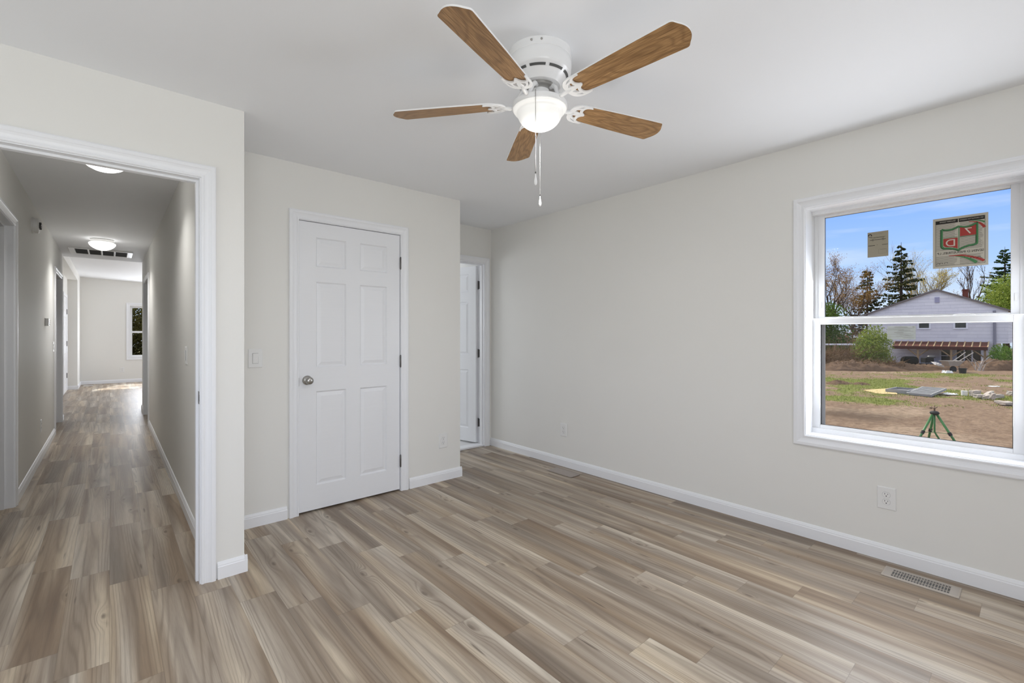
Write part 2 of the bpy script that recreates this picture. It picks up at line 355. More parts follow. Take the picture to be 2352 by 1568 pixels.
# casings (mitred, moulded), jambs, leaves
PROF = [(0, 0), (0, .009), (.004, .0115), (.010, .0115), (.012, .008), (.020, .008), (.030, .0105), (.040, .0145), (.043, .017), (.057, .017), (.063, .014), (.063, 0)]
def casing(bm, u0, u1, v0, v1, fn, closed=False, prof=PROF, right=True, left=True):
    loops = []
    for w, t in prof:
        c = [(u0 - w, v0 - w), (u0 - w, v1 + w), (u1 + w, v1 + w), (u1 + w, v0 - w)] if closed else [(u0 - w, v0), (u0 - w, v1 + w), (u1 + w, v1 + w), (u1 + w, v0)]
        loops.append([bm.verts.new(fn(u, v, t)) for u, v in c])
    segs = [0, 1, 2, 3] if closed else [0, 1, 2]
    for A, Bl in zip(loops, loops[1:]):
        for k in segs: bm.faces.new((A[k], A[(k + 1) % 4], Bl[(k + 1) % 4], Bl[k]))
    if not closed:
        bm.faces.new([l[0] for l in loops]); bm.faces.new([l[3] for l in loops][::-1])
def jamb(bm, u0, u1, v1, fn, t0, t1, th=.018, stop=None):
    """three boards lining an opening; u/v in the wall plane, t through the wall"""
    def bx(a0, a1, b0, b1, c0, c1):
        prism(bm, [(a0, b0), (a1, b0), (a1, b1), (a0, b1)], fn, c0, c1)
    bx(u0 - th, u0, 0, v1, t0, t1); bx(u1, u1 + th, 0, v1, t0, t1); bx(u0 - th, u1 + th, v1, v1 + th, t0, t1)
    if stop:
        bx(u0, u0 + .011, 0, v1 - .011, *stop); bx(u1 - .011, u1, 0, v1 - .011, *stop); bx(u0, u1, v1 - .011, v1, *stop)
def leaf(bm, w, h, th, z0=0.0, panels=True, cols=None, rows=None):
    """six panel leaf; local x 0..w, y 0 (front) .. th (back), z z0..h"""
    cols = cols or [(.150 * w, .433 * w), (.572 * w, .857 * w)]; rows = rows or [(.184, .852), (1.022, 1.630), (1.738, 1.946)]
    xs = [0] + [c for p in cols for c in p] + [w]; zs = [z0] + [c for p in rows for c in p] + [h]
    for side in (0, 1):
        y = 0.0 if side == 0 else th; s = 1 if side == 0 else -1
        for i in range(len(xs) - 1):
            for j in range(len(zs) - 1):
                if i % 2 == 1 and j % 2 == 1:
                    x0, x1, a, b = xs[i], xs[i + 1], zs[j], zs[j + 1]; prev = None
                    for ins, dep in ((0, 0), (.009, .0105), (.013, .0105), (.036, .003), (.040, .003)):
                        q = [bm.verts.new((px, y + s * dep, pz)) for px, pz in ((x0 + ins, a + ins), (x1 - ins, a + ins), (x1 - ins, b - ins), (x0 + ins, b - ins))]
                        if prev:
                            for k in range(4): bm.faces.new((prev[k], prev[(k + 1) % 4], q[(k + 1) % 4], q[k]))
                        prev = q
                    bm.faces.new(prev)
                else:
                    bm.faces.new([bm.verts.new((px, y, pz)) for px, pz in ((xs[i], zs[j]), (xs[i + 1], zs[j]), (xs[i + 1], zs[j + 1]), (xs[i], zs[j + 1]))])
    for q in (((0, z0), (w, z0)), ((w, z0), (w, h)), ((w, h), (0, h)), ((0, h), (0, z0))):
        (ax, az), (bx_, bz) = q; bm.faces.new([bm.verts.new(p) for p in ((ax, 0, az), (bx_, 0, bz), (bx_, th, bz), (ax, th, az))])
    bmesh.ops.remove_doubles(bm, verts=bm.verts[:], dist=1e-5)
def hinge_barrel(bm, x, y, zc, h=.089, r=.0062):
    lathe(bm, [(r * .5, -h / 2 - .006), (r * .8, -h / 2 - .003), (r, -h / 2), (r, h / 2), (r * .8, h / 2 + .003), (r * .5, h / 2 + .006)], 12, (x, y, zc))
def knob_mesh(bm, mtx):
    lathe(bm, [(.033, 0), (.033, .004), (.030, .008), (.018, .011), (.013, .014), (.0125, .026), (.016, .031), (.0235, .037), (.0265, .046), (.0262, .055), (.022, .062), (.013, .066), (.004, .067)], 32, mtx=mtx)

# door_1: closed closet door
d1 = struct_root('door_1', (1.37, YC, 0), 'closed white six panel closet door beside the light switch', 'door')
fy = lambda u, v, t: Vector((u, YC - t, v))
bm = B(); casing(bm, .984, 1.760, 0, 2.056, fy); put('casing', bm, M['trim'], d1)
bm = B(); jamb(bm, .985, 1.758, 2.053, lambda u, v, t: Vector((u, YC + t, v)), -.001, .116, .0125, stop=(.048, .08)); put('jamb', bm, M['trim'], d1)
bm = B(); leaf(bm, .765, 2.049, .035, .014); bmesh.ops.translate(bm, verts=bm.verts[:], vec=(.9885, YC + .006, 0)); lf = put('leaf', bm, M['door'], d1)
bm = B(); knob_mesh(bm, Matrix.Translation((1.043, YC + .006, .934)) @ Matrix.Rotation(math.pi / 2, 4, 'X')); put('knob', bm, M['nickel'], d1, smooth=True, auto=40)['label'] = 'round satin nickel knob'
for zc in (1.827, 1.041, .241):
    bm = B(); hinge_barrel(bm, 1.7585, YC - .004, zc); box(bm, 1.7535, 1.757, YC, YC + .03, zc - .044, zc + .044); put('hinge', bm, M['hinge'], d1, smooth=True, auto=40)
bm = B(); box(bm, .985, .9885, YC + .002, YC + .03, .895, .955); put('strike_plate', bm, M['hinge'], d1)

# door_2: open bathroom door at the back
d2 = struct_root('door_2', (2.77, YB, 0), 'white six panel bathroom door standing open at the back wall', 'door')
fb = lambda u, v, t: Vector((u, YB - t, v))
bm = B(); casing(bm, 2.409, 3.165, 0, 2.047, fb, prof=[(w, t) for w, t in PROF]); put('casing', bm, M['trim'], d2)
bm = B(); jamb(bm, 2.415, 3.159, 2.041, lambda u, v, t: Vector((u, YB + t, v)), -.001, .116, .0145, stop=(.03, .066)); put('jamb', bm, M['trim'], d2)
bm = B(); box(bm, 2.415, 3.159, YB + .004, YB + .12, 0, .022); put('threshold', bm, M['trim'], d2, bevel=.006)
bm = B(); leaf(bm, .735, 2.030, .035, .032)
ang = math.radians(77)
R_ = Matrix.Translation((3.155, YB + .112, 0)) @ Matrix.Rotation(math.pi - ang, 4, 'Z')
bmesh.ops.transform(bm, matrix=R_, verts=bm.verts[:]); put('leaf', bm, M['door'], d2)
for zc in (1.815, 1.04, .255):
    bm = B(); hinge_barrel(bm, 3.157, YB + .108, zc, .089, .006); box(bm, 3.1565, 3.1595, YB + .072, YB + .106, zc - .0445, zc + .0445)
    box(bm, 0, .034, -.0015, .0005, zc - .0445, zc + .0445, Matrix.Translation((3.153, YB + .1125, 0)) @ Matrix.Rotation(math.pi / 2 - math.radians(13), 4, 'Z'))
    put('hinge', bm, M['hinge'], d2)

# door_3: cased opening to the hallway
d3 = struct_root('door_3', (-.06, YH, 0), 'white cased doorway opening from the bedroom into the hallway', 'doorway')
fh = lambda u, v, t: Vector((u, YH - t, v))
bm = B(); casing(bm, -.463, .345, 0, 2.046, fh); put('casing', bm, M['trim'], d3)
bm = B(); casing(bm, -.463, .345, 0, 2.046, lambda u, v, t: Vector((u, YH + .115 + t, v)), prof=[(w * .9, t) for w, t in PROF]); put('casing', bm, M['trim'], d3)
bm = B(); jamb(bm, -.458, .339, 2.041, lambda u, v, t: Vector((u, YH + t, v)), -.001, .116, .0125, stop=(.042, .075)); put('jamb', bm, M['trim'], d3)
bm = B(); box(bm, .3372, .3392, YH + .006, YH + .034, .905, .968); box(bm, .3372, .3392, YH + .0, YH + .012, .92, .953); put('strike_plate', bm, M['hinge'], d3)

def side_opening(name, xw, nx, y0, y1, v1, label):
    d = struct_root(name, (xw, (y0 + y1) / 2, 0), label, 'doorway')
    bm = B(); casing(bm, y0, y1, 0, v1, lambda u, v, t: Vector((xw + nx * t, u, v))); put('casing', bm, M['trim'], d)
    bm = B(); jamb(bm, y0 + .005, y1 - .005, v1 - .005, lambda u, v, t: Vector((xw - nx * t, u, v)), -.001, .116, .012, stop=(.045, .078)); put('jamb', bm, M['trim'], d)
    return d
side_opening('door_4', HL, 1, 4.133, 4.898, 2.045, 'nearest cased doorway in the left wall of the hallway')
d5 = side_opening('door_5', HL, 1, 8.167, 9.198, 2.045, 'far cased doorway in the left wall of the hallway')
d6 = side_opening('door_6', HR, -1, 8.082, 9.188, 2.045, 'cased doorway in the right wall of the hallway')
# door_7: entry door in the recess of the living room
d7 = struct_root('door_7', (-.725, 13.5, 0), 'grey white entry door in the recess at the far end of the hallway', 'door')
bm = B(); casing(bm, 13.1, 14.07, 0.03, 2.06, lambda u, v, t: Vector((-.725 + t, u, v))); put('casing', bm, M['trim'], d7)
bm = B(); leaf(bm, .95, 2.05, .04, .05); bmesh.ops.transform(bm, matrix=Matrix.Translation((-.722, 13.11, 0)) @ Matrix.Rotation(math.pi / 2, 4, 'Z') , verts=bm.verts[:]); put('leaf', bm, M['door'], d7)
for zc in (1.75, 1.05, .35):
    bm = B(); hinge_barrel(bm, -.716, 14.064, zc, .1, .008); put('hinge', bm, M['hinge'], d7)

# ------------------------------------------------------------------ bedroom window
WY0, WY1, WZ0, WZ1 = .042, .958, .632, 2.038
w1 = struct_root('window_1', (XR, .5, .632), 'large white double hung window with two labels stuck on its upper pane', 'window')
fw = lambda u, v, t: Vector((XR - t, u, v))
bm = B(); casing(bm, WY0, WY1, WZ0, WZ1, fw, closed=True); put('casing', bm, M['trim'], w1)
def ring(bm, y0, y1, z0, z1, wl, wr, wb, wt, x0, x1):
    box(bm, x0, x1, y0, y0 + wr, z0, z1); box(bm, x0, x1, y1 - wl, y1, z0, z1); box(bm, x0, x1, y0 + wr, y1 - wl, z0, z0 + wb); box(bm, x0, x1, y0 + wr, y1 - wl, z1 - wt, z1)
bm = B(); ring(bm, WY0, WY1, WZ0, WZ1, .004, .004, .004, .004, XR - .002, 3.366); put('jamb_extension', bm, M['trim'], w1)
bm = B(); ring(bm, WY0 - .01, WY1 + .01, WZ0 - .02, WZ1 + .02, .014, .014, .030, .032, 3.366, 3.47)
box(bm, 3.374, 3.4245, WY0 + .004, WY1 - .004, 2.011, 2.034); box(bm, 3.368, 3.4245, WY0, WY1, .632, .664); box(bm, 3.418, 3.424, WY1 - .022, WY1 - .004, WZ0, WZ1); box(bm, 3.418, 3.424, WY0 + .004, WY0 + .022, WZ0, WZ1)
put('frame', bm, M['vinyl'], w1, bevel=.002)
LS = (.045, .955, .662, 1.357); US = (.058, .942, 1.322, 2.028)
bm = B(); ring(bm, LS[0], LS[1], LS[2], LS[3], .041, .0415, .022, .036, 3.385, 3.417); ring(bm, LS[0] + .036, LS[1] - .036, LS[2] + .018, LS[3] - .034, .006, .006, .006, .005, 3.392, 3.408); ls = put('lower_sash', bm, M['vinyl'], w1, bevel=.0025)
bm = B(); ring(bm, US[0], US[1], US[2], US[3], .042, .038, .045, .031, 3.425, 3.452); us = put('upper_sash', bm, M['vinyl'], w1, bevel=.0025)
bm = B(); ring(bm, US[0] + .035, US[1] - .039, US[2] + .043, US[3] - .028, .003, .003, .003, .003, 3.438, 3.449); under(bm, us, w1, 'gasket', M['dark'])
bm = B(); ring(bm, LS[0] + .0425, LS[1] - .0425, LS[2] + .023, LS[3] - .0365, .002, .002, .002, .002, 3.4, 3.409); under(bm, ls, w1, 'gasket', M['dark'])
bm = B(); box(bm, 3.4395, 3.4405, US[0] + .03, US[1] - .03, US[2] + .03, US[3] - .02); put('upper_pane', bm, M['glass'], w1)
bm = B(); box(bm, 3.4025, 3.4035, LS[0] + .03, LS[1] - .03, LS[2] + .015, LS[3] - .02); put('lower_pane', bm, M['glass'], w1)
for yc in (.786, .262):
    bm = B(); pts = [(-.045, 0), (.045, 0), (.040, .006), (.022, .010), (-.022, .010), (-.040, .006)]
    prism(bm, pts, lambda u, v, t: Vector((3.388 + t, yc + u, 1.356 + v)), 0, .028); put('sash_lock', bm, M['vinyl'], w1, bevel=.002)
for yc in (.921, .077):
    bm = B(); box(bm, 3.4215, 3.4245, yc - .006, yc + .006, 1.425, 1.465); put('vent_latch', bm, M['plate'], w1, bevel=.002)
bm = B(); ring(bm, WY0 + .002, WY1 - .002, WZ0 + .025, 1.345, .050, .030, .018, .018, 3.456, 3.468); box(bm, 3.453, 3.4562, WY1 - .026, WY1 - .020, WZ0 + .04, 1.33); put('screen_frame', bm, plain('grey_screen_frame', (.45, .45, .46, 1), .4), w1)
bm = B(); box(bm, 3.4615, 3.4625, WY0 + .02, WY1 - .02, WZ0 + .04, 1.33); put('insect_screen', bm, M['screen'], w1)

# window_2: living room window at the far end
w2 = struct_root('window_2', (.84, 15.661, .64), 'white double hung window at the far end of the hallway', 'window')
bm = B(); casing(bm, .38, 1.30, .645, 2.01, lambda u, v, t: Vector((u, 15.661 - t, v)), closed=True); put('casing', bm, M['trim'], w2)
def ring_y(bm, x0, x1, z0, z1, w, y0, y1):
    box(bm, x0, x0 + w, y0, y1, z0, z1); box(bm, x1 - w, x1, y0, y1, z0, z1); box(bm, x0 + w, x1 - w, y0, y1, z0, z0 + w); box(bm, x0 + w, x1 - w, y0, y1, z1 - w, z1)
bm = B(); ring_y(bm, .376, 1.304, .641, 2.014, .02, 15.66, 15.8); put('frame', bm, M['vinyl'], w2)
bm = B(); ring_y(bm, .396, 1.284, .66, 1.335, .045, 15.74, 15.765); put('lower_sash', bm, M['vinyl'], w2)
bm = B(); ring_y(bm, .396, 1.284, 1.295, 1.995, .045, 15.768, 15.793); put('upper_sash', bm, M['vinyl'], w2)
bm = B(); box(bm, .43, 1.25, 15.752, 15.753, .69, 1.31); put('lower_pane', bm, M['glass'], w2)
bm = B(); box(bm, .43, 1.25, 15.780, 15.781, 1.32, 1.96); put('upper_pane', bm, M['glass'], w2)
for nm, x0, x1, y0, y1, ax in (('window_3_assumed', -1.22, .75, -1.62, -1.5, 'x'), ('window_4_added', -1.42, -1.3, .95, 2.45, 'y')):  # both out of view for the fill lamps: rear one assumed, left one added
    bm = B()
    if ax == 'x':
        for a, b in ((x0, x0 + .05), (x1 - .05, x1), ((x0 + x1) / 2 - .03, (x0 + x1) / 2 + .03)): box(bm, a, b, y0, y0 + .06, .65, 2.05)
        box(bm, x0, x1, y0, y0 + .06, .65, .70); box(bm, x0, x1, y0, y0 + .06, 2.0, 2.05)
    else:
        for a, b in ((y0, y0 + .05), (y1 - .05, y1)): box(bm, x0, x0 + .06, a, b, .65, 2.05)
        box(bm, x0, x0 + .06, y0, y1, .65, .70); box(bm, x0, x0 + .06, y0, y1, 2.0, 2.05); box(bm, x0, x0 + .06, y0, y1, 1.33, 1.37)
    struct(nm, bm, M['vinyl'])
# ------------------------------------------------------------------ labels stuck on the panes (printing seen from behind, so mirrored)
def flat(name, rgb, rough=.7): return plain(name, rgb, rough, 0, .2, .03, 40)
M['paper'] = flat('label_paper', lin(178, 172, 158)); M['paper_b'] = flat('beige_label_paper', lin(150, 143, 126)); M['ink'] = flat('black_ink', (.02, .018, .016, 1)); M['grey_ink'] = flat('grey_ink', lin(112, 108, 100))
M['red_ink'] = flat('red_ink', lin(152, 60, 54)); M['green_ink'] = flat('green_ink', lin(70, 120, 78)); M['dgreen_ink'] = flat('dark_green_ink', lin(52, 82, 56)); M['pale_ink'] = flat('pale_print', lin(190, 184, 170))
def text_bm(s, size=1.0):
    cu = bpy.data.curves.new('lettering', 'FONT'); cu.body = s; cu.size = size; cu.align_x = 'CENTER'; cu.align_y = 'CENTER'; cu.extrude = 0.0
    o = bpy.data.objects.new('lettering', cu); C.objects.link(o); dg = bpy.context.evaluated_depsgraph_get()
    me = bpy.data.meshes.new_from_object(o.evaluated_get(dg)); bm = B(); bm.from_mesh(me)
    bpy.data.objects.remove(o); bpy.data.curves.remove(cu); bpy.data.meshes.remove(me); return bm
class Sticker:
    """flat label on the inside of a pane; u to the viewer's right, v up, both 0..1"""
    def __init__(s, name, label, mat, xp, yl, zb, w, h, group=None):
        s.w, s.h = w, h; s.root = thing(name, label, 'label', (xp, yl, zb), 0, group); s.fn = lambda u, v, t: Vector((-t, -u * w, v * h)); s.lay = 0
        bm = B(); prism(bm, [(0, 0), (1, 0), (1, 1), (0, 1)], s.fn, 0, .0003); obj('sheet', bm, mat, s.root)
    def poly(s, name, polys, mat, t=None):
        s.lay += 1; t = .0003 + .00012 * s.lay; bm = B()
        for p in polys: bm.faces.new([bm.verts.new(s.fn(u, v, t)) for u, v in p])
        return obj(name, bm, mat, s.root, recalc=False)
    def rects(s, name, rs, mat): return s.poly(name, [[(a, c), (b, c), (b, d), (a, d)] for a, b, c, d in rs], mat)
    def text(s, name, st, u0, u1, v, hv, mat, mirror=True):
        s.lay += 1; t = .0003 + .00012 * s.lay; bm = text_bm(st); xs = [q.co.x for q in bm.verts]; ys = [q.co.y for q in bm.verts]
        x0, x1, y0, y1 = min(xs), max(xs), min(ys), max(ys); m = -1 if mirror else 1
        for q in bm.verts:
            a = (q.co.x - (x0 + x1) / 2) / (x1 - x0) * m; b = (q.co.y - (y0 + y1) / 2) / (y1 - y0)
            q.co = s.fn((u0 + u1) / 2 + a * (u1 - u0), v + b * hv, t)
        return obj(name, bm, mat, s.root, recalc=False)
    def stroke(s, name, pts, wd, mat):
        q = []; n = len(pts)
        for i, (u, v) in enumerate(pts):
            a, b = pts[max(0, i - 1)], pts[min(n - 1, i + 1)]; d = Vector(((b[0] - a[0]) * s.w, (b[1] - a[1]) * s.h)); d.normalize()
            k = wd[i] if isinstance(wd, list) else wd; q.append(((u - d.y * k / s.w, v + d.x * k / s.h), (u + d.y * k / s.w, v - d.x * k / s.h)))
        return s.poly(name, [[q[i][0], q[i + 1][0], q[i + 1][1], q[i][1]] for i in range(n - 1)], mat)
def bez(p0, p1, p2, n=14): return [((1 - t) ** 2 * p0[0] + 2 * t * (1 - t) * p1[0] + t * t * p2[0], (1 - t) ** 2 * p0[1] + 2 * t * (1 - t) * p1[1] + t * t * p2[1]) for t in [i / n for i in range(n + 1)]]
rnd = random.Random(5)
S2 = Sticker('window_label', 'large window label with a red and green shield on the upper pane', M['paper'], 3.4388, .389, 1.619, .214, .274)
S2.rects('fine_print', [(a + .005 * rnd.random(), b - .06 * rnd.random(), v, v + .006) for v in [.055 + .0173 * k for k in range(49)] for a, b in ((.06, .46), (.50, .92)) if not .24 < v < .34], M['grey_ink'])
S2.rects('border', [(.05, .945, .045, .050), (.05, .945, .948, .953), (.05, .057, .045, .953), (.938, .945, .045, .953)], M['ink'])
S2.rects('header_bar', [(.058, .468, .880, .946), (.482, .937, .880, .946)], M['ink'])
S2.text('header_text', 'REPLACEMENT WINDOWS', .13, .42, .918, .022, M['pale_ink']); S2.text('header_text', 'NEW CONSTRUCTION WINDOWS', .50, .92, .918, .022, M['pale_ink'])
S2.stroke('swoosh', bez((.66, .86), (.86, .86), (.937, .72)), [.0012 + .005 * i / 14 for i in range(15)], M['red_ink'])
S2.stroke('swoosh', bez((.72, .872), (.86, .878), (.937, .82)), [.001 + .003 * i / 14 for i in range(15)], M['green_ink'])
L = bez((.175, .775), (.33, .715), (.485, .80)) ; R2 = bez((.485, .80), (.66, .735), (.815, .835))
outl = L + R2[1:] + [(.815, .50)] + bez((.815, .44), (.80, .415), (.70, .41))[1:] + bez((.70, .41), (.58, .395), (.485, .335))[1:] + bez((.485, .335), (.40, .385), (.24, .39))[1:] + bez((.24, .39), (.175, .40), (.175, .46))[1:] + [(.175, .775)]
S2.stroke('shield_outline', [(u - .012, v - .006) for u, v in outl], .0052, M['dgreen_ink']); S2.stroke('shield_outline', outl, .0030, M['green_ink'])
S2.poly('shield_field', [[(.505, .60), (.79, .60), (.79, .80)] + [(u, v - .02) for u, v in R2[12:1:-1]] + [(.505, .775)]], M['red_ink'])
S2.poly('shield_field', [[(.20, .58), (.20, .45), (.24, .415), (.36, .405), (.462, .365), (.462, .58)]], M['red_ink'])
S2.rects('shield_rule', [(.20, .462, .590, .598), (.505, .80, .585, .592), (.478, .492, .36, .79)], M['green_ink'])
S2.text('numeral', '7', .585, .715, .69, .115, M['pale_ink']); S2.text('letter', 'D', .245, .415, .49, .135, M['pale_ink'])
S2.text('maker_name', 'SEVEN D INDUSTRIES, LP', .085, .925, .288, .050, M['ink'])
S2.rects('strapline', [(.30, .62, .232, .240)], M['red_ink'])
S2.stroke('swoosh', bez((.30, .232), (.68, .235), (.93, .085)), [.001 + .0055 * i / 14 for i in range(15)], M['red_ink'])
S2.stroke('swoosh', bez((.42, .215), (.62, .20), (.80, .062)), [.001 + .006 * i / 14 for i in range(15)], M['green_ink'])
for cu_, cv_, sc in ((.10, .085, 1), (.16, .09, 1), (.25, .092, 1), (.72, .155, 1.1), (.84, .15, 1.2)):
    S2.stroke('flourish', [(cu_ + .03 * sc * math.cos(a), cv_ + .017 * sc * math.sin(a)) for a in [k * .35 - .4 for k in range(13)]], .0007, M['ink'])
S1 = Sticker('window_label', 'small beige printed label on the upper pane left of the shield label', M['paper_b'], 3.4388, .6815, 1.7175, .0985, .150)
S1.stroke('emblem', [(.12 + .075 * math.cos(a), .865 + .05 * math.sin(a)) for a in [k * math.pi / 10 - .3 for k in range(13)]], .0022, M['ink'])
S1.rects('text_line', [(.04, .22, .80, .815), (.14, .86, .775, .785), (.30, .80, .755, .764), (.22, .30, .715, .727), (.70, .80, .715, .727), (.12, .88, .675, .692), (.22, .30, .645, .655), (.70, .80, .645, .655), (.03, .36, .455, .475), (.70, .97, .46, .475), (.45, .49, .47, .48)], M['ink'])
S1.rects('heading_line', [(.25, .75, .93, .935), (.30, .70, .90, .905)], M['grey_ink']); S1.rects('box_text', [(.62, .88, .275, .285)], M['grey_ink'])
S1.rects('box_rule', [(.54, .92, .295, .300), (.54, .92, .125, .130), (.54, .548, .125, .30), (.912, .92, .125, .30)], M['grey_ink'])
S3 = Sticker('window_label', 'clear film label with lines of small print on the lower pane', M['sheer'], 3.4018, .5815, 1.2275, .125, .0765)
S3.rects('text_line', [(.26, .72, .905, .935), (.89, .96, .90, .95), (.03, .95, .80, .815), (.03, .60, .74, .75), (.03, .60, .70, .71), (.40, .82, .68, .70), (.36, .93, .60, .62), (.25, .58, .50, .53), (.34, .84, .43, .445), (.03, .55, .38, .39), (.45, .92, .32, .335), (.30, .88, .24, .255), (.03, .55, .19, .20), (.55, .95, .13, .15)], M['grey_ink'])
# ------------------------------------------------------------------ ceiling fan
S_, C_ = math.sin(YAW), math.cos(YAW)
FX, FY = 1.3745, 1.3955
fan = thing('ceiling_fan', 'white ceiling fan with five oak blades and a lit bowl lamp in the bedroom', 'ceiling fan', (FX, FY, H))
bm = B(); lathe(bm, [(.05, 0), (.134, 0), (.134, -.030), (.1325, -.032), (.134, -.035), (.134, -.062), (.1325, -.065), (.1325, -.078), (.130, -.087), (.1265, -.090), (.119, -.0965), (.1105, -.104), (.099, -.117), (.091, -.129), (.086, -.136), (.05, -.137)], 64)
house = obj('motor_housing', bm, M['enamel'], fan, smooth=True, auto=35)
bm = B()
for k in range(9):
    for j in range(8):
        a0, a1 = [math.radians(40 * k + 5 + 32 * t / 8) for t in (j, j + 1)]
        q = [((.1193, -.0970), a0), ((.1193, -.0970), a1), ((.1115, -.1038), a1), ((.1115, -.1038), a0)]
        bm.faces.new([bm.verts.new(((r + .0008) * math.cos(a), (r + .0008) * math.sin(a), z - .0006)) for (r, z), a in q])
obj('vent_slot', bm, M['slot'], house)
for da in (-14, 3):
    a = math.atan2(-FY, -FX) + math.radians(da); bm = B(); lathe(bm, [(.0045, 0), (.0045, .003), (.002, .005)], 10, mtx=Matrix.Translation((.134 * math.cos(a), .134 * math.sin(a), -.014)) @ Matrix.Rotation(a, 4, 'Z') @ Matrix.Rotation(math.pi / 2, 4, 'Y'))
    obj('screw', bm, M['nickel'], house)
bm = B(); lathe(bm, [(.03, -.13), (.066, -.137), (.066, -.148), (.060, -.152), (.03, -.153)], 48); obj('rotor', bm, M['nickel'], fan, smooth=True, auto=35)
bm = B(); lathe(bm, [(.03, -.150), (.040, -.152), (.042, -.166), (.047, -.169), (.047, -.192), (.03, -.195)], 48); sw = obj('switch_housing', bm, M['enamel'], fan, smooth=True, auto=35)
a = math.atan2(-FY, -FX) + .25; bm = B(); lathe(bm, [(.005, 0), (.005, .006), (.002, .008)], 10, mtx=Matrix.Translation((.046 * math.cos(a), .046 * math.sin(a), -.180)) @ Matrix.Rotation(a, 4, 'Z') @ Matrix.Rotation(math.pi / 2, 4, 'Y')); obj('reverse_switch', bm, M['chain'], sw)
bm = B(); lathe(bm, [(.044, -.176), (.052, -.178), (.070, -.190), (.092, -.2005), (.110, -.206), (.1155, -.2095), (.1165, -.213), (.1165, -.228), (.1145, -.2315), (.108, -.232), (.06, -.215), (.044, -.20)], 64); obj('light_fitter', bm, M['enamel'], fan, smooth=True, auto=35)
bm = B(); lathe(bm, [(.1135, -.2285), (.1125, -.233), (.109, -.2385), (.101, -.2425), (.0965, -.244)] + [(.0945 * math.cos(t), -.2445 - .0715 * math.sin(t)) for t in [k * math.pi / 2 / 14 for k in range(1, 14)]] + [(.002, -.316)], 64); obj('glass_bowl', bm, M['bowl'], fan, smooth=True)
ld = bpy.data.lights.new('fan_lamp_light', 'POINT'); ld.energy = 1.5; ld.shadow_soft_size = .07; ld.color = (1, .98, .95); lo = bpy.data.objects.new('fan_lamp_light', ld); C.objects.link(lo); lo.location = (FX, FY, H - .39)
ld = bpy.data.lights.new('fan_lamp_downlight', 'AREA'); ld.shape = 'DISK'; ld.size = .17; ld.energy = 7; ld.color = (1, .985, .96); lo = bpy.data.objects.new('fan_lamp_downlight', ld); C.objects.link(lo); lo.location = (FX, FY, H - .325)
# blades with their irons
def blade_bm():
    bm = B(); R0, R1 = .185, .629; out = []
    half = lambda x: .050 + (.0655 - .050) * min(1, (x - R0) / (R1 - R0) * 1.15) if x < R1 else .0655
    for i in range(9):                       # rounded root
        a = math.pi / 2 + math.pi * i / 8; out.append((R0 + .035 + .045 * math.cos(a) * 1.0, .0505 * math.sin(a)))
    out = [(R0 + .035, .0505)] + out[1:-1] + [(R0 + .035, -.0505)]
    tip = []
    for i in range(7):                       # rounded corner then shallow arc
        a = -math.pi / 2 + (math.pi / 2 - .42) * i / 6; tip.append((R1 - .012 + .016 * math.cos(a), -.0655 + .016 + .016 * math.sin(a)))
    arc = [(R1 + .024 - .024 * (y / .052) ** 2 + .004, y) for y in [-.046 + .092 * i / 12 for i in range(13)]]
    poly = out + [(.40, -.059)] + tip + arc + [(x, -y) for x, y in tip[::-1]] + [(.40, .059)]
    lo = [bm.verts.new((x, y, -.003)) for x, y in poly]; hi = [bm.verts.new((x, y, .003)) for x, y in poly]
    f = bm.faces.new(lo); f.material_index = 1; bm.faces.new(hi[::-1]); n = len(poly)
    for k in range(n): bm.faces.new((lo[k], hi[k], hi[(k + 1) % n], lo[(k + 1) % n]))
    return bm
def iron_mesh():
    cu = bpy.data.curves.new('iron', 'CURVE'); cu.dimensions = '2D'; cu.fill_mode = 'BOTH'; cu.extrude = .0022; cu.bevel_depth = .0016; cu.bevel_resolution = 2
    def spl(pts, smooth=True):
        s = cu.splines.new('POLY'); s.points.add(len(pts) - 1); s.use_cyclic_u = True
        for p, (x, y) in zip(s.points, pts): p.co = (x, y, 0, 1)
    def q(p0, p1, p2, n=8): return bez(p0, p1, p2, n)
    up = q((.148, 0), (.148, .040), (.176, .052)) + q((.176, .052), (.205, .060), (.236, .0535))[1:] + q((.238, .050), (.205, .050), (.203, .030)) + q((.203, .030), (.201, .012), (.222, .004))[1:] + [(.224, 0)]
    lo_ = [(x, -y) for x, y in up[::-1]][1:-1]
    spl(up + lo_)
    for sgn in (1, -1):
        spl([(x, sgn * y) for x, y in q((.166, .012), (.186, .010), (.200, .006), 6) + q((.196, .014), (.192, .022), (.195, .030), 6) + q((.190, .030), (.172, .028), (.166, .012), 6)[:-1]])
        spl([(x, sgn * y) for x, y in q((.168, .028), (.178, .036), (.196, .038), 6) + q((.199, .044), (.206, .048), (.212, .0495), 6) + q((.205, .0515), (.178, .050), (.168, .028), 6)[:-1]])
    o = bpy.data.objects.new('iron', cu); C.objects.link(o); dg = bpy.context.evaluated_depsgraph_get(); me = bpy.data.meshes.new_from_object(o.evaluated_get(dg)); bm = B(); bm.from_mesh(me)
    bpy.data.objects.remove(o); bpy.data.curves.remove(cu); bpy.data.meshes.remove(me)
    bmesh.ops.translate(bm, verts=bm.verts[:], vec=(0, 0, -.0072))
    return bm
ph = math.radians(-10.89); Zb = -.2004
blade_me = None; iron_me = None; arm_me = None
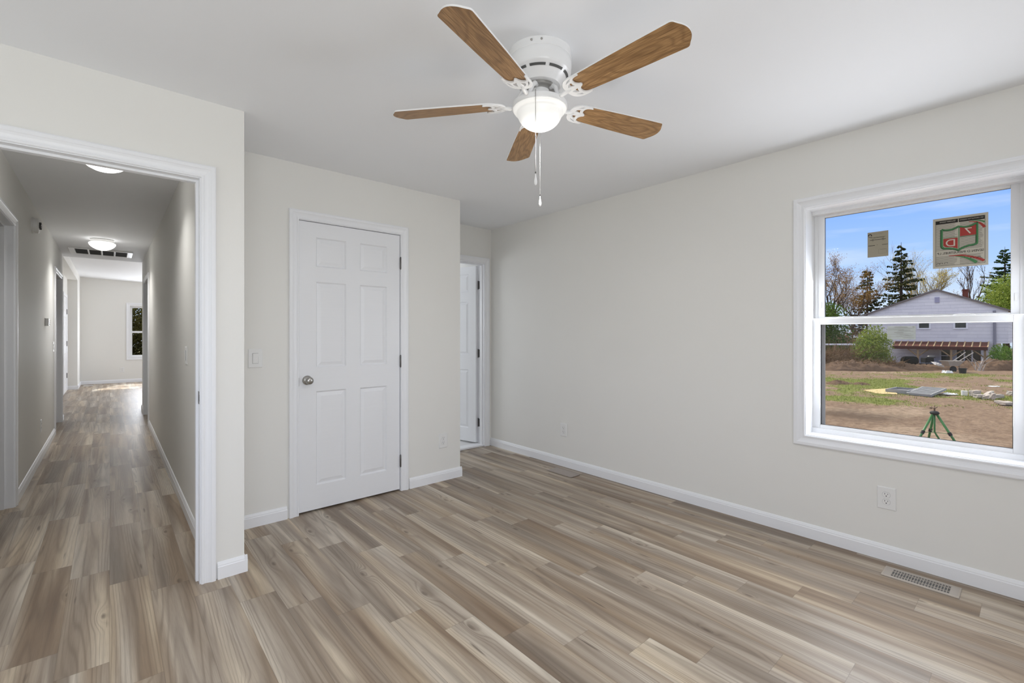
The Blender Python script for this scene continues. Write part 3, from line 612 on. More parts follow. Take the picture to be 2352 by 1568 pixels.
for k in range(5):
    th = math.radians(56.75 + 72 * k); mtx = Matrix.Translation((0, 0, Zb)) @ Matrix.Rotation(th, 4, 'Z') @ Matrix.Rotation(ph, 4, 'X')
    if k == 0:
        b = obj('blade', blade_bm(), M['enamel'], fan); b.data.materials.append(M['oak'])
        ir = obj('blade_iron', iron_mesh(), M['enamel'], fan)
        bm = B(); pts = [(.052, 0, .052), (.070, 0, .050), (.084, 0, .034), (.096, 0, .006), (.110, 0, -.012), (.128, 0, -.014), (.150, 0, -.0085), (.170, 0, -.0075)]
        tube(bm, pts, [.010, .010, .009, .0085, .0085, .009, .0085, .005], 10); am = obj('iron_arm', bm, M['enamel'], ir, smooth=True)
        b0, i0, a0 = b, ir, am
    else:
        b = b0.copy(); C.objects.link(b); ir = i0.copy(); C.objects.link(ir); am = a0.copy(); C.objects.link(am); am.parent = ir
    b.matrix_basis = mtx; ir.matrix_basis = mtx
    if k == 0: b['label'] = 'blade with wood grain underside and white edge'
def chain(lat, dep, z0, z1, pend):
    bx_, by_ = dep * S_ + lat * C_, dep * C_ - lat * S_; n = int((z0 - z1) / .0042); prof = []
    for i in range(n):
        zc = z0 - .0042 * (i + .5); prof += [(.0005, zc + .0021), (.0016, zc + .0008), (.0016, zc - .0008)]
    bm = B(); lathe(bm, prof + [(.0005, z1)], 6, (bx_, by_, 0)); ch = obj('pull_chain', bm, M['chain'], fan)
    bm = B(); lathe(bm, [(.0012, z1), (.0022, z1 - .003), (.0026, z1 - .012), (.0052, z1 - .026), (.0062, z1 - .036), (.0050, z1 - .044), (.0015, z1 - .048)], 14, (bx_, by_, 0)); obj('pendant', bm, M['enamel'], ch, smooth=True)
    for zz in (z1 + .003, (z0 + z1) / 2 - .02): 
        bm = B(); lathe(bm, [(.001, zz - .005), (.0026, zz - .003), (.0026, zz + .003), (.001, zz + .005)], 8, (bx_, by_, 0)); obj('connector', bm, M['hinge'], ch)
chain(-.024, -.1185, -.205, -.541, 0); chain(.0085, .1185, -.214, -.560, 0)

# ------------------------------------------------------------------ hallway ceiling lamps and return grille
def dome_lamp(x, y, label, power):
    t = thing('ceiling_lamp', label, 'ceiling lamp', (x, y, H), 0, 'flush ceiling lamps in the hallway')
    bm = B(); lathe(bm, [(.05, 0), (.118, 0), (.119, -.004), (.112, -.007), (.112, -.014), (.1155, -.016), (.109, -.020), (.108, -.042), (.05, -.044)], 48); obj('base', bm, M['plate'], t, smooth=True, auto=35)
    bm = B(); lathe(bm, [(.104, -.040), (.118, -.043), (.128, -.050), (.130, -.058), (.125, -.073), (.110, -.092), (.085, -.112), (.055, -.127), (.025, -.135), (.004, -.137)], 48); obj('glass_dome', bm, M['dome'], t, smooth=True)
    ld = bpy.data.lights.new('hall_lamp_light', 'AREA'); ld.shape = 'DISK'; ld.size = .22; ld.spread = math.radians(135); ld.energy = power; ld.color = (1, .985, .96); lo = bpy.data.objects.new('hall_lamp_light', ld); C.objects.link(lo); lo.location = (x, y, H - .145)
dome_lamp(-.025, 3.96, 'lit white dome lamp on the hallway ceiling just behind the doorway head', 4)
dome_lamp(-.073, 7.70, 'lit white dome lamp on the hallway ceiling in front of the return grille', 7)
g = thing('return_grille', 'long white return air grille on the hallway ceiling behind the far lamp', 'air vent', (-.09, 8.92, H), 0)
bm = B(); x0, x1, y0, y1 = -.34, .34, -.28, .28
for a, b, c, d in ((x0, x0 + .06, y0, y1), (x1 - .06, x1, y0, y1), (x0 + .06, x1 - .06, y0, y0 + .03), (x0 + .06, x1 - .06, y1 - .03, y1)): box(bm, a, b, c, d, -.012, 0)
for k in (1, 2, 3):
    xc = x0 + .06 + (x1 - x0 - .12) * k / 4; box(bm, xc - .009, xc + .009, y0 + .03, y1 - .03, -.012, -.002)
obj('frame', bm, M['plate'], g, bevel=.002)
bm = B(); box(bm, x0 + .06, x1 - .06, y0 + .03, y1 - .03, -.0035, -.0005); obj('filter', bm, M['filter'], g)
for k in range(4):
    bm = B(); a = x0 + .06 + (x1 - x0 - .12) * k / 4 + .009; b = a + (x1 - x0 - .12) / 4 - .018
    for j in range(24): yy = y0 + .035 + j * .0208; box(bm, a, b, yy, yy + .0035, -.009, -.0035)
    obj('louvre_panel', bm, M['slot'], g)

# ------------------------------------------------------------------ outlets, switches, alarm, thermostat
M['seam'] = plain('grey_seam', (.36, .36, .355, 1), .6)
def plate_bm(w=.083, h=.123, t=.0062):
    bm = B(); b = .004; q0 = [(-w / 2, -h / 2), (w / 2, -h / 2), (w / 2, h / 2), (-w / 2, h / 2)]; q1 = [(x * (1 - 2 * b / w), z * (1 - 2 * b / h)) for x, z in q0]
    A = [bm.verts.new((x, 0, z)) for x, z in q0]; A1 = [bm.verts.new((x, -t * .55, z)) for x, z in q0]; D = [bm.verts.new((x, -t, z)) for x, z in q1]
    bm.faces.new(A); bm.faces.new(D)
    for P, Q in ((A, A1), (A1, D)):
        for k in range(4): bm.faces.new((P[k], P[(k + 1) % 4], Q[(k + 1) % 4], Q[k]))
    return bm
def outlet(loc, rot, label):
    t = thing('wall_outlet', label, 'outlet', loc, rot, 'duplex wall outlets'); obj('plate', plate_bm(), M['plate'], t)
    for s in (1, -1):
        bm = B(); pts = [(.0172 * math.cos(a), max(-.0145, min(.0145, .0172 * math.sin(a)))) for a in [2 * math.pi * k / 32 for k in range(32)]]
        prism(bm, pts, lambda u, v, tt: Vector((u, -.0058 - tt, v + s * .0195)), 0, .0018); r = obj('receptacle', bm, M['plate'], t)
        bm = B(); bmesh_r = [(.0172 + .0009) , 0]; 
        pts2 = [((.0181) * math.cos(a), max(-.0154, min(.0154, .0181 * math.sin(a)))) for a in [2 * math.pi * k / 32 for k in range(32)]]
        prism(bm, pts2, lambda u, v, tt: Vector((u, -.0060 - tt, v + s * .0195)), 0, .0004); obj('seam', bm, M['seam'], r)
        bm = B(); box(bm, -.0075, -.0055, -.0081, -.0074, s * .0195 + .001, s * .0195 + .0095); box(bm, .0055, .0075, -.0081, -.0074, s * .0195 + .0015, s * .0195 + .0085)
        prism(bm, [(.0028 * math.cos(a), .0028 * math.sin(a)) for a in [2 * math.pi * k / 10 for k in range(10)]], lambda u, v, tt: Vector((u, -.0074 - tt, v + s * .0195 - .0065)), 0, .0007); obj('slot', bm, M['dark'], r)
    bm = B(); lathe(bm, [(.0028, 0), (.0028, .0008), (.001, .0014)], 10, mtx=Matrix.Translation((0, -.0062, 0)) @ Matrix.Rotation(math.pi / 2, 4, 'X')); obj('screw', bm, M['plate'], t)
    return t
PI2 = math.pi / 2; 
outlet((2.1595, YC, .3425), 0, 'white duplex outlet right of the closet door')
outlet((XR, 2.9815, .3455), -PI2, 'white duplex outlet on the window wall above the far floor register')
outlet((XR, .5605, .345), -PI2, 'white duplex outlet under the bedroom window')
outlet((HL, 6.61, .335), PI2, 'white duplex outlet low on the left wall of the hallway')
outlet((.236, 15.661, .332), 0, 'white duplex outlet on the far wall left of the hallway end window')
def rocker(loc, rot, label, tilt=.05):
    t = thing('light_switch', label, 'light switch', loc, rot, 'rocker light switches'); obj('plate', plate_bm(), M['plate'], t)
    bm = B(); box(bm, -.0172, .0172, -.0066, -.0060, -.034, .034); obj('bezel', bm, M['slot'], t)
    bm = B(); vs = [(-.0328, -.0072), (-.0328, -.0088), (0, -.0098), (.0328, -.0125), (.0328, -.0072)]
    a = [bm.verts.new((-.0162, y, z)) for z, y in vs]; b = [bm.verts.new((.0162, y, z)) for z, y in vs]; bm.faces.new(a); bm.faces.new(b[::-1])
    for k in range(5): bm.faces.new((a[k], b[k], b[(k + 1) % 5], a[(k + 1) % 5]))
    obj('rocker', bm, M['plate'], t)
    for s in (1, -1):
        bm = B(); lathe(bm, [(.0028, 0), (.0028, .0008), (.001, .0014)], 10, mtx=Matrix.Translation((0, -.0062, s * .048)) @ Matrix.Rotation(PI2, 4, 'X')); obj('screw', bm, M['plate'], t)
rocker((.716, YC, 1.0995), 0, 'white rocker switch left of the closet door')
rocker((HR, 3.93, 1.109), -PI2, 'white rocker switch on the right wall of the hallway, seen edge on')
rocker((HL, 7.95, 1.102), PI2, 'white rocker switch on the left hallway wall beside the far doorway')
t = thing('smoke_alarm', 'round smoke alarm high on the left wall of the hallway', 'smoke alarm', (HL, 5.93, 2.232), PI2)
RX = Matrix.Rotation(PI2, 4, 'X')
bm = B(); lathe(bm, [(.03, 0), (.072, 0), (.072, .010), (.068, .012)], 40, mtx=RX); obj('mounting_plate', bm, M['plate'], t, smooth=True, auto=35)
bm = B(); lathe(bm, [(.05, .010), (.067, .011), (.066, .040), (.060, .046), (.030, .047)], 40, mtx=RX); al = obj('cover', bm, M['plate'], t, smooth=True, auto=35)
bm = B()
for k in range(4):
    bm2 = None; a = k * PI2 + .5; lathe(bm, [(.012, .0465), (.012, .060), (.008, .061)], 8, mtx=RX @ Matrix.Translation((.022 * math.cos(a), .022 * math.sin(a), 0)))
obj('sensor_grille', bm, M['slot'], al)
bm = B(); lathe(bm, [(.018, .058), (.018, .066), (.014, .068)], 20, mtx=RX); obj('test_button', bm, M['plate'], al)
t = thing('thermostat', 'small white thermostat on the left wall of the hallway', 'thermostat', (HL, 7.05, 1.388), PI2)
bm = B(); box(bm, -.058, .058, -.006, 0, -.044, .044); obj('back_plate', bm, M['plate'], t, bevel=.003)
bm = B(); box(bm, -.052, .052, -.030, -.005, -.040, .040); bd = obj('body', bm, M['plate'], t, bevel=.004)
bm = B(); box(bm, -.034, .020, -.0312, -.0295, -.004, .026); obj('display', bm, plain('grey_display', (.25, .27, .25, 1), .25), bd)
for k in range(3):
    bm = B(); box(bm, .030, .044, -.033, -.0295, -.028 + .02 * k, -.016 + .02 * k); obj('button', bm, M['slot'], bd, bevel=.001)

# ------------------------------------------------------------------ floor registers
def register(loc, label, wrapped):
    t = thing('floor_register', label, 'floor register', loc, 0, 'floor registers along the window wall')
    hx, hy = .066, .148
    if not wrapped:
        bm = B(); box(bm, -hx + .02, hx - .02, -hy + .03, hy - .03, .0003, .0012); obj('duct_opening', bm, M['dark'], t)
        bm = B()
        for a, b, c, d in ((-hx, -hx + .020, -hy, hy), (hx - .020, hx, -hy, hy), (-hx + .020, hx - .020, -hy, -hy + .036), (-hx + .020, hx - .020, hy - .036, hy)): box(bm, a, b, c, d, .0005, .006)
        obj('frame', bm, plain('beige_register_metal', lin(178, 168, 156), .4), t, bevel=.002)
        bm = B(); n = 20
        for j in range(n + 1): yy = -hy + .036 + (2 * hy - .072) * j / n; box(bm, -hx + .020, hx - .020, yy - .0014, yy + .0014, .0015, .0052)
        for xx in (-.022, .022): box(bm, xx - .0016, xx + .0016, -hy + .036, hy - .036, .0015, .0058)
        obj('grille', bm, plain('beige_grille_metal', lin(172, 162, 150), .4), t)
        bm = B(); nx, ny = 10, 24
        g_ = [[bm.verts.new((-hx - .002 + (2 * hx + .004) * i / nx, -hy - .002 + (2 * hy + .004) * j / ny, .0075 + .0022 * noise.noise(Vector((i * .9, j * .55, 3))) + (0 if 0 < i < nx and 0 < j < ny else -.0068))) for j in range(ny + 1)] for i in range(nx + 1)]
        for i in range(nx):
            for j in range(ny): bm.faces.new((g_[i][j], g_[i + 1][j], g_[i + 1][j + 1], g_[i][j + 1]))
        w = obj('plastic_film', bm, M['film'], t, smooth=True); w['label'] = 'wrinkled clear plastic film over the register'
    else:
        bm = B(); box(bm, -hx + .004, hx - .004, -hy + .004, hy - .004, .0005, .005); obj('frame', bm, plain('grey_register_metal', lin(150, 142, 134), .4), t, bevel=.002)
        bm = B(); nx, ny = 10, 22
        def hz(i, j):
            e = 0 if 0 < i < nx and 0 < j < ny else -.004
            return .0072 + e + .0018 * noise.noise(Vector((i * .8, j * .6, 9))) + (.012 if (i >= nx - 1 and j <= 1) else 0)
        g_ = [[bm.verts.new((-hx + 2 * hx * i / nx, -hy + 2 * hy * j / ny, hz(i, j))) for j in range(ny + 1)] for i in range(nx + 1)]
        for i in range(nx):
            for j in range(ny): bm.faces.new((g_[i][j], g_[i + 1][j], g_[i + 1][j + 1], g_[i][j + 1]))
        w = obj('covering_sheet', bm, plain('grey_covering_sheet', lin(158, 148, 140), .45, 0, .5, .08, 40), t, smooth=True); w['label'] = 'crumpled grey sheet covering the register'
register((3.101, .399, 0), 'beige floor register wrapped in clear plastic under the window outlet', False)
register((3.102, 2.844, 0), 'floor register covered with a grey sheet near the back corner', True)
t = thing('floor_register', 'thin pale floor register at the far wall of the living room', 'floor register', (-.40, 15.2, 0), 0, 'floor registers')
bm = B(); box(bm, -.09, .09, -.05, .05, .0, .008); obj('frame', bm, M['plate'], t, bevel=.003)
# ------------------------------------------------------------------ outdoors: yard, neighbour's house, trees
GZ = -1.40
def at(px, d, z=GZ):
    r = (px - 1176) / F_PX * d; return Vector((d * S_ + r * C_, d * C_ - r * S_, z))
def gnd(px, py): return at(px, F_PX * (CAM_H - GZ) / (py - CY))
def zat(py, d): return CAM_H - (py - CY) / F_PX * d
VR = Vector((C_, -S_, 0)); VD = Vector((S_, C_, 0))
def dep(p): return p.x * S_ + p.y * C_
def grass_amount(x, y):
    d = x * S_ + y * C_; n = noise.noise(Vector((x * .30, y * .30, 1.7))) + .55 * noise.noise(Vector((x * .85, y * .85, 5.1))) + .35 * noise.noise(Vector((x * 2.1, y * 2.1, 8.3)))
    px = 1176 + F_PX * (x * C_ - y * S_) / max(d, .5); edge = 17.2 - (px - 1900) / 430 * 1.6
    band = max(0, min(1, (d - edge) / 1.6)) * max(0, min(1, (33.0 - d) / 4.5))
    return max(0, min(1, band * (.55 + 1.35 * n) + (.12 * max(0, n) if d > 11 else 0)))
SHADE_POS = at(1965, 15.2)
def soil_shade(x, y):   # a dark shadow patch painted into the soil colour
    v = Vector((x, y, 0)) - Vector((SHADE_POS.x, SHADE_POS.y, 0)); a, b = v.dot(VR) / 1.7, v.dot(VD) / 1.9
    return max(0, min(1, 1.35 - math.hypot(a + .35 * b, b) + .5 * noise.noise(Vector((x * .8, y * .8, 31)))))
def ground_h(x, y): return GZ + .05 * noise.noise(Vector((x * .35, y * .35, 0))) + .018 * noise.noise(Vector((x * 1.9, y * 1.9, 2)))
bm = B(); nx, ny = 190, 110; xs = [3.45 + 68 * (i / nx) ** 1.5 for i in range(nx + 1)]; ys = [-8 + 26 * j / ny for j in range(ny + 1)]
cl_ = bm.loops.layers.color.new('cover'); G = [[bm.verts.new((x, y, ground_h(x, y))) for y in ys] for x in xs]
for i in range(nx):
    for j in range(ny):
        f = bm.faces.new((G[i][j], G[i + 1][j], G[i + 1][j + 1], G[i][j + 1])); f.smooth = True
        for lp in f.loops:
            g_ = grass_amount(lp.vert.co.x, lp.vert.co.y); w_ = noise.noise(Vector((lp.vert.co.x * .28, lp.vert.co.y * .5, 12))); lp[cl_] = (g_, max(0, min(1, .5 + w_)), soil_shade(lp.vert.co.x, lp.vert.co.y), 1)
def ground_mat():
    q = NB('bare_soil_and_grass'); a = q.n('ShaderNodeVertexColor', layer_name='cover'); s = q.n('ShaderNodeSeparateColor'); q.l(a.outputs[0], s.inputs[0]); v = q.obj()
    n1 = q.noise(v, 1.4, 4, .6); n2 = q.noise(v, 14, 4, .65); n3 = q.noise(v, 60, 3, .7)
    soil = q.mix(n1, lin(142, 119, 98), lin(176, 151, 127)); soil = q.mix(q.m2('MULTIPLY', q.m2('SUBTRACT', n2, .36), 1.6), soil, lin(84, 68, 54)); soil = q.mix(q.ramp(n3, [(.62, (0, 0, 0, 1)), (.72, (.55, .55, .55, 1))]), soil, lin(186, 168, 148))
    soil = q.mix(q.m2('MULTIPLY', q.ramp(s.outputs[1], [(.52, (0, 0, 0, 1)), (.75, (1, 1, 1, 1))]), .42), soil, lin(190, 170, 146))
    soil = q.mix(q.ramp(q.noise(v, 5.5, 5, .75), [(.40, (.6, .6, .6, 1)), (.56, (0, 0, 0, 1))]), soil, lin(104, 84, 68)); soil = q.mix(q.m2('MULTIPLY', s.outputs[2], .62), soil, lin(72, 58, 46))  # last mix puts the shadow patch into the soil colour
    gr = q.mix(q.noise(v, 3.5, 4, .6), lin(104, 112, 54), lin(160, 162, 92)); gr = q.mix(q.m2('MULTIPLY', n3, .5), gr, lin(70, 84, 34))
    m = q.m2('ADD', s.outputs[0], q.m2('MULTIPLY', q.m2('SUBTRACT', q.noise(v, 7, 4, .7), .5), 1.3)); m = q.ramp(m, [(.30, (0, 0, 0, 1)), (.62, (1, 1, 1, 1))])
    q.base(q.mix(m, soil, gr), .95, 0, .1); q.bump(q.m2('ADD', n2, n3), .6, .05); return q.m
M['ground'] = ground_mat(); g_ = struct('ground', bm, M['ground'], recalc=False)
bm = B(); box(bm, -60, 130, -90, 130, GZ - .6, GZ - .18); struct('ground_far', bm, plain('distant_ground', lin(126, 122, 84), .95, 0, .1, .2, .3))
M['grass'] = plain('grass_blades', lin(158, 164, 92), .8, 0, .2, .4, 1.2); M['bark'] = plain('bark', lin(78, 66, 58), .9, 0, .1, .25, 6); M['pale_bark'] = plain('pale_bark', lin(132, 120, 108), .9, 0, .1, .2, 6)
rg = random.Random(3); bm = B(); cnt = 0
while cnt < 5200:
    d = 12 + 21 * rg.random() ** .8; px = 1830 + 560 * rg.random(); p = at(px, d); a_ = grass_amount(p.x, p.y)
    if rg.random() > a_ * 1.25 - .25: continue
    cnt += 1; hgt = .03 + .07 * rg.random(); z0 = ground_h(p.x, p.y) - .01
    for k in range(4):
        t = rg.random() * 6.28; o = Vector((rg.uniform(-.09, .09), rg.uniform(-.09, .09), 0)); w = Vector((math.cos(t), math.sin(t), 0)) * .012; ln = Vector((rg.uniform(-.05, .05), rg.uniform(-.05, .05), hgt))
        q = Vector((p.x, p.y, z0)) + o; bm.faces.new([bm.verts.new(q - w), bm.verts.new(q + w), bm.verts.new(q + ln)])
tag(obj('grass', bm, M['grass'], recalc=False), 'short patchy green grass growing across the yard', 'grass', kind='stuff')

def leaf_mat(name, c1, c2):
    q = NB(name); n = q.noise(q.obj(), 1.3, 3); c = q.mix(q.ramp(n, [(.35, (0, 0, 0, 1)), (.65, (1, 1, 1, 1))]), c1, c2); q.base(c, .75, 0, .15)
    tr = q.n('ShaderNodeBsdfTranslucent'); q.l(c, tr.inputs[0]); ms = q.n('ShaderNodeMixShader'); ms.inputs[0].default_value = .42; q.l(q.b.outputs[0], ms.inputs[1]); q.l(tr.outputs[0], ms.inputs[2]); q.l(ms.outputs[0], q.out.inputs[0]); return q.m
M['needle'] = leaf_mat('dark_conifer_needles', lin(48, 56, 34), lin(84, 84, 46)); M['needle2'] = leaf_mat('green_conifer_needles', lin(40, 60, 32), lin(70, 92, 48))
M['lgreen'] = leaf_mat('fresh_green_leaves', lin(98, 120, 46), lin(158, 168, 84)); M['mgreen'] = leaf_mat('green_leaves', lin(70, 104, 40), lin(112, 142, 58))
M['bud'] = leaf_mat('russet_buds', lin(130, 96, 54), lin(168, 134, 78)); M['ybud'] = leaf_mat('yellow_buds', lin(176, 152, 62), lin(206, 186, 96)); M['dleaf'] = leaf_mat('deep_green_leaves', lin(58, 82, 40), lin(96, 118, 54)); M['twig'] = plain('dry_brown_twigs', lin(126, 102, 76), .9, 0, .1, .3, 3)
def quad(bm, p, s, rg, asp=.55):
    n = Vector((rg.gauss(0, 1), rg.gauss(0, 1), rg.gauss(0, 1))).normalized(); a = n.orthogonal().normalized() * s; b = n.cross(a).normalized() * s * asp
    bm.faces.new([bm.verts.new(p - a), bm.verts.new(p + b), bm.verts.new(p + a), bm.verts.new(p - b)])
def conifer(loc, h, w, seed, label, mat='needle', dens=1.0, group=None, spray=1.0):
    rg = random.Random(seed); t = thing('conifer_tree', label, 'tree', loc, 0, group)
    bm = B(); tube(bm, [(0, 0, -.3), (0, 0, h * .5), (0, 0, h)], [h * .016, h * .011, .02], 8); tr = obj('trunk', bm, M['bark'], t)
    bb = B(); bm = B(); nl = int(25 * dens)
    for i in range(nl):
        f = .10 + .89 * i / nl; Lm = w / 2 * (1 - f) ** .8 + .12
        for k in range(6):
            if rg.random() > .88: continue
            az = k * 1.047 + i * 1.9 + rg.uniform(-.4, .4); L_ = Lm * rg.uniform(.5, 1.15); zc = h * min(.995, f + rg.uniform(-.02, .02)); dr = Vector((math.cos(az), math.sin(az), 0)); pts = []
            for j in range(7):
                u = j / 6; pts.append(Vector((0, 0, zc)) + dr * L_ * u + Vector((0, 0, L_ * (-.16 * u + .24 * u * u))))
            tube(bb, [pts[0], pts[3], pts[6]], [.05 * (1 - f) + .012, .02, .006], 4, False)
            for j in range(int(9 + L_ * 7)):
                u = .12 + .88 * rg.random() ** .75; p = Vector((0, 0, zc)) + dr * L_ * u + Vector((0, 0, L_ * (-.16 * u + .24 * u * u))); sd_ = dr.cross(Vector((0, 0, 1))) * rg.choice((-1, 1))
                tip = p + sd_ * L_ * .26 * rg.uniform(.4, 1) * (1.15 - u) * spray + dr * .25 * rg.random() + Vector((0, 0, -.10 - .18 * rg.random())); wd = (tip - p).cross(Vector((0, 0, 1)))
                wd = (wd.normalized() if wd.length > 1e-6 else dr) * (.07 + .05 * rg.random()) * spray; md = (p + tip) / 2
                bm.faces.new([bm.verts.new(p), bm.verts.new(md + wd), bm.verts.new(tip), bm.verts.new(md - wd)])
                hg = md + Vector((0, 0, -.17 * spray * rg.uniform(.5, 1))); bm.faces.new([bm.verts.new(p), bm.verts.new(hg), bm.verts.new(tip)])
    obj('branches', bb, M['bark'], t, recalc=False); obj('foliage', bm, M[mat], t, recalc=False); return t
def bare_tree(loc, h, spread, seed, label, leafmat, nleaf, lsize, bark='bark', depth=5, group=None, stems=1, name='budding_tree'):
    rg = random.Random(seed); t = thing(name, label, 'tree', loc, 0, group); bb = B(); bl = B(); tips = []
    def grow(p, d, L_, r, lv):
        q = p; pts = [p]; 
        for k in range(3):
            d = (d + Vector((rg.gauss(0, .10), rg.gauss(0, .10), rg.gauss(.04, .06)))).normalized(); q = q + d * L_ / 3; pts.append(q)
        tube(bb, pts, [r, r * .88, r * .76, r * .62], 5 if lv < 2 else 3, False)
        if lv >= 3: tips.extend(pts[1:])
        if lv == depth: return
        for k in range(rg.choice((2, 3, 3)) if lv else 4):
            az = rg.random() * 6.28; sp = rg.uniform(.30, .75) * spread; nd = (d + Vector((math.cos(az), math.sin(az), 0)) * sp + Vector((0, 0, .12))).normalized()
            grow(rg.choice(pts[1:]) if lv else q, nd, L_ * rg.uniform(.62, .84), r * .56, lv + 1)
    for s_ in range(stems): grow(Vector((rg.uniform(-.5, .5) * (stems > 1), rg.uniform(-.5, .5) * (stems > 1), -.2)), Vector((rg.gauss(0, .12), rg.gauss(0, .12), 1)).normalized(), h * .34, h * .017, 0)
    obj('branches', bb, M[bark], t, recalc=False)
    if nleaf and tips:
        for k in range(nleaf): quad(bl, rg.choice(tips) + Vector((rg.gauss(0, .16), rg.gauss(0, .16), rg.gauss(0, .16))), lsize * rg.uniform(.6, 1.3), rg)
        obj('leaves', bl, M[leafmat], t, recalc=False)
    return t
def leafy(name, cat, loc, blobs, n, size, mat, seed, label, stem=None, group=None):
    rg = random.Random(seed); t = thing(name, label, cat, loc, 0, group); bm = B(); tot = sum(b[3] * b[3] * b[4] for b in blobs)
    for cx, cy, cz, r, rz in blobs:
        for k in range(int(n * r * r * rz / tot)):
            v = Vector((rg.gauss(0, 1), rg.gauss(0, 1), rg.gauss(0, 1))).normalized() * (rg.random() ** .38); m = 1 + .35 * noise.noise(v * 2.6 + Vector((seed, cx, cz)))
            quad(bm, Vector((cx + v.x * r * m, cy + v.y * r * m, max(.03, cz + v.z * rz * m))), size * rg.uniform(.6, 1.35), rg)
    obj('foliage', bm, M[mat], t, recalc=False)
    bb = B(); zt = max(b[2] for b in blobs)
    for k in range(stem or 5):
        b = rg.choice(blobs); tube(bb, [(rg.uniform(-.2, .2), rg.uniform(-.2, .2), -.15), (b[0] * .5, b[1] * .5, b[2] * .6), (b[0] + rg.uniform(-.5, .5) * b[3], b[1] + rg.uniform(-.5, .5) * b[3], b[2] + b[4] * .5)], [.03 + .012 * zt, .02 + .006 * zt, .008], 5, False)
    obj('stems', bb, M['bark'], t, recalc=False); return t
TG = 'trees around the neighbouring house'
conifer(at(2070, 60), zat(556, 60) - GZ, 8.2, 11, 'tall dark conifer rising left of the gabled house', group=TG, dens=1.15, spray=1.25)
conifer(at(1992, 57), zat(613, 57) - GZ, 5.6, 12, 'shorter conifer standing left of the tall dark conifer', group=TG, dens=1.0, spray=1.2)
conifer(at(2308, 90), zat(566, 90) - GZ, 14.5, 13, 'dark green conifer behind the leafy tree right of the chimney', 'needle2', 1.2, TG, 1.9)
bare_tree(at(1912, 50), 11.5, 1.0, 21, 'russet budding tree at the left edge of the window view', 'bud', 7000, .05, group=TG, depth=6)
bare_tree(at(1962, 53), 10.4, 1.05, 22, 'russet budding tree in front of the shorter conifer', 'bud', 8000, .05, group=TG, depth=6)
bare_tree(at(2116, 74), 15.0, .9, 23, 'yellow budding tree between the tall conifer and the house roof', 'ybud', 6000, .06, 'pale_bark', group=TG, depth=6)
bare_tree(at(2158, 88), 20.0, .62, 24, 'pale bare tree behind the peak of the roof', 'ybud', 1500, .06, 'pale_bark', group=TG, depth=6)
bare_tree(at(2212, 74), 15.0, .5, 25, 'thin bare tree behind the brick chimney', 'bud', 500, .08, 'bark', depth=5, group=TG)
leafy('leafy_tree', 'tree', at(2316, 68), [(0, 0, 7.4, 3.4, 3.0), (-2.6, .4, 6.4, 2.4, 2.4), (1.2, 0, 9.4, 2.8, 2.4), (-1.0, 0, 9.0, 2.2, 1.9), (2.6, 0, 7.0, 2.8, 2.8), (0, 0, 4.2, 3.0, 2.2)], 12000, .13, 'lgreen', 31, 'round bright green leafy tree right of the chimney', group=TG)
leafy('leafy_tree', 'tree', at(1898, 44), [(0, 0, 4.0, 1.9, 1.7), (.9, 0, 3.0, 1.5, 1.5), (-1.2, 0, 4.6, 1.6, 1.3), (0, 0, 1.8, 2.2, 1.8), (2.6, 3.0, 2.4, 1.8, 1.8)], 7000, .10, 'dleaf', 32, 'dense dark green tree at the lower left of the upper pane', group=TG)
leafy('shrub', 'shrub', at(2004, 36.5), [(0, 0, 1.7, 1.25, 1.3), (-.9, .2, 1.2, 1.0, 1.0), (1.0, 0, 1.5, 1.1, 1.2), (.3, 0, 2.6, .95, .8), (1.8, .1, .9, .8, .75), (-.2, -.2, .8, 1.3, .7)], 7000, .075, 'lgreen', 41, 'large yellow green shrub at the left end of the pergola')
leafy('shrub', 'shrub', at(2300, 35.5), [(0, 0, .9, .75, .8), (-.8, 0, .7, .6, .6), (.8, 0, 1.1, .7, .8)], 2400, .06, 'mgreen', 42, 'loose green shrub at the right edge of the lower pane')
# thickets of dry brush: one tangle each
def brush(loc, w, d_, h, n, seed, label, mat='twig', nl=0, lm=None):
    rg = random.Random(seed); bm = B()
    for k in range(n):
        p = VR * rg.uniform(-w / 2, w / 2) + VD * rg.uniform(-d_ / 2, d_ / 2) + Vector((0, 0, h * .5 * rg.random() ** 1.6)); dr = Vector((rg.gauss(0, 1), rg.gauss(0, 1), rg.uniform(-.1, 1.1))).normalized(); L_ = h * rg.uniform(.25, .75)
        md = p + dr * L_ * .5 + Vector((rg.gauss(0, .06), rg.gauss(0, .06), rg.gauss(0, .06))); tube(bm, [p, md, p + dr * L_], [.018, .012, .005], 3, False)
    for v in bm.verts: v.co.z = max(v.co.z, -.05)
    o = obj('brush_thicket', bm, M[mat], None, recalc=False, loc=loc); tag(o, label, 'brush', kind='stuff'); return o
brush(at(1925, 37), 4.4, 2.2, 2.3, 1500, 51, 'tangle of dry brown brush left of the big shrub')
brush(at(1990, 34.6), 5.0, 1.3, 1.1, 900, 52, 'low dry brush on the earth bank below the big shrub')
brush(at(1908, 47), 6.0, 2.0, 4.6, 1500, 53, 'tall dry thicket behind the white rail')

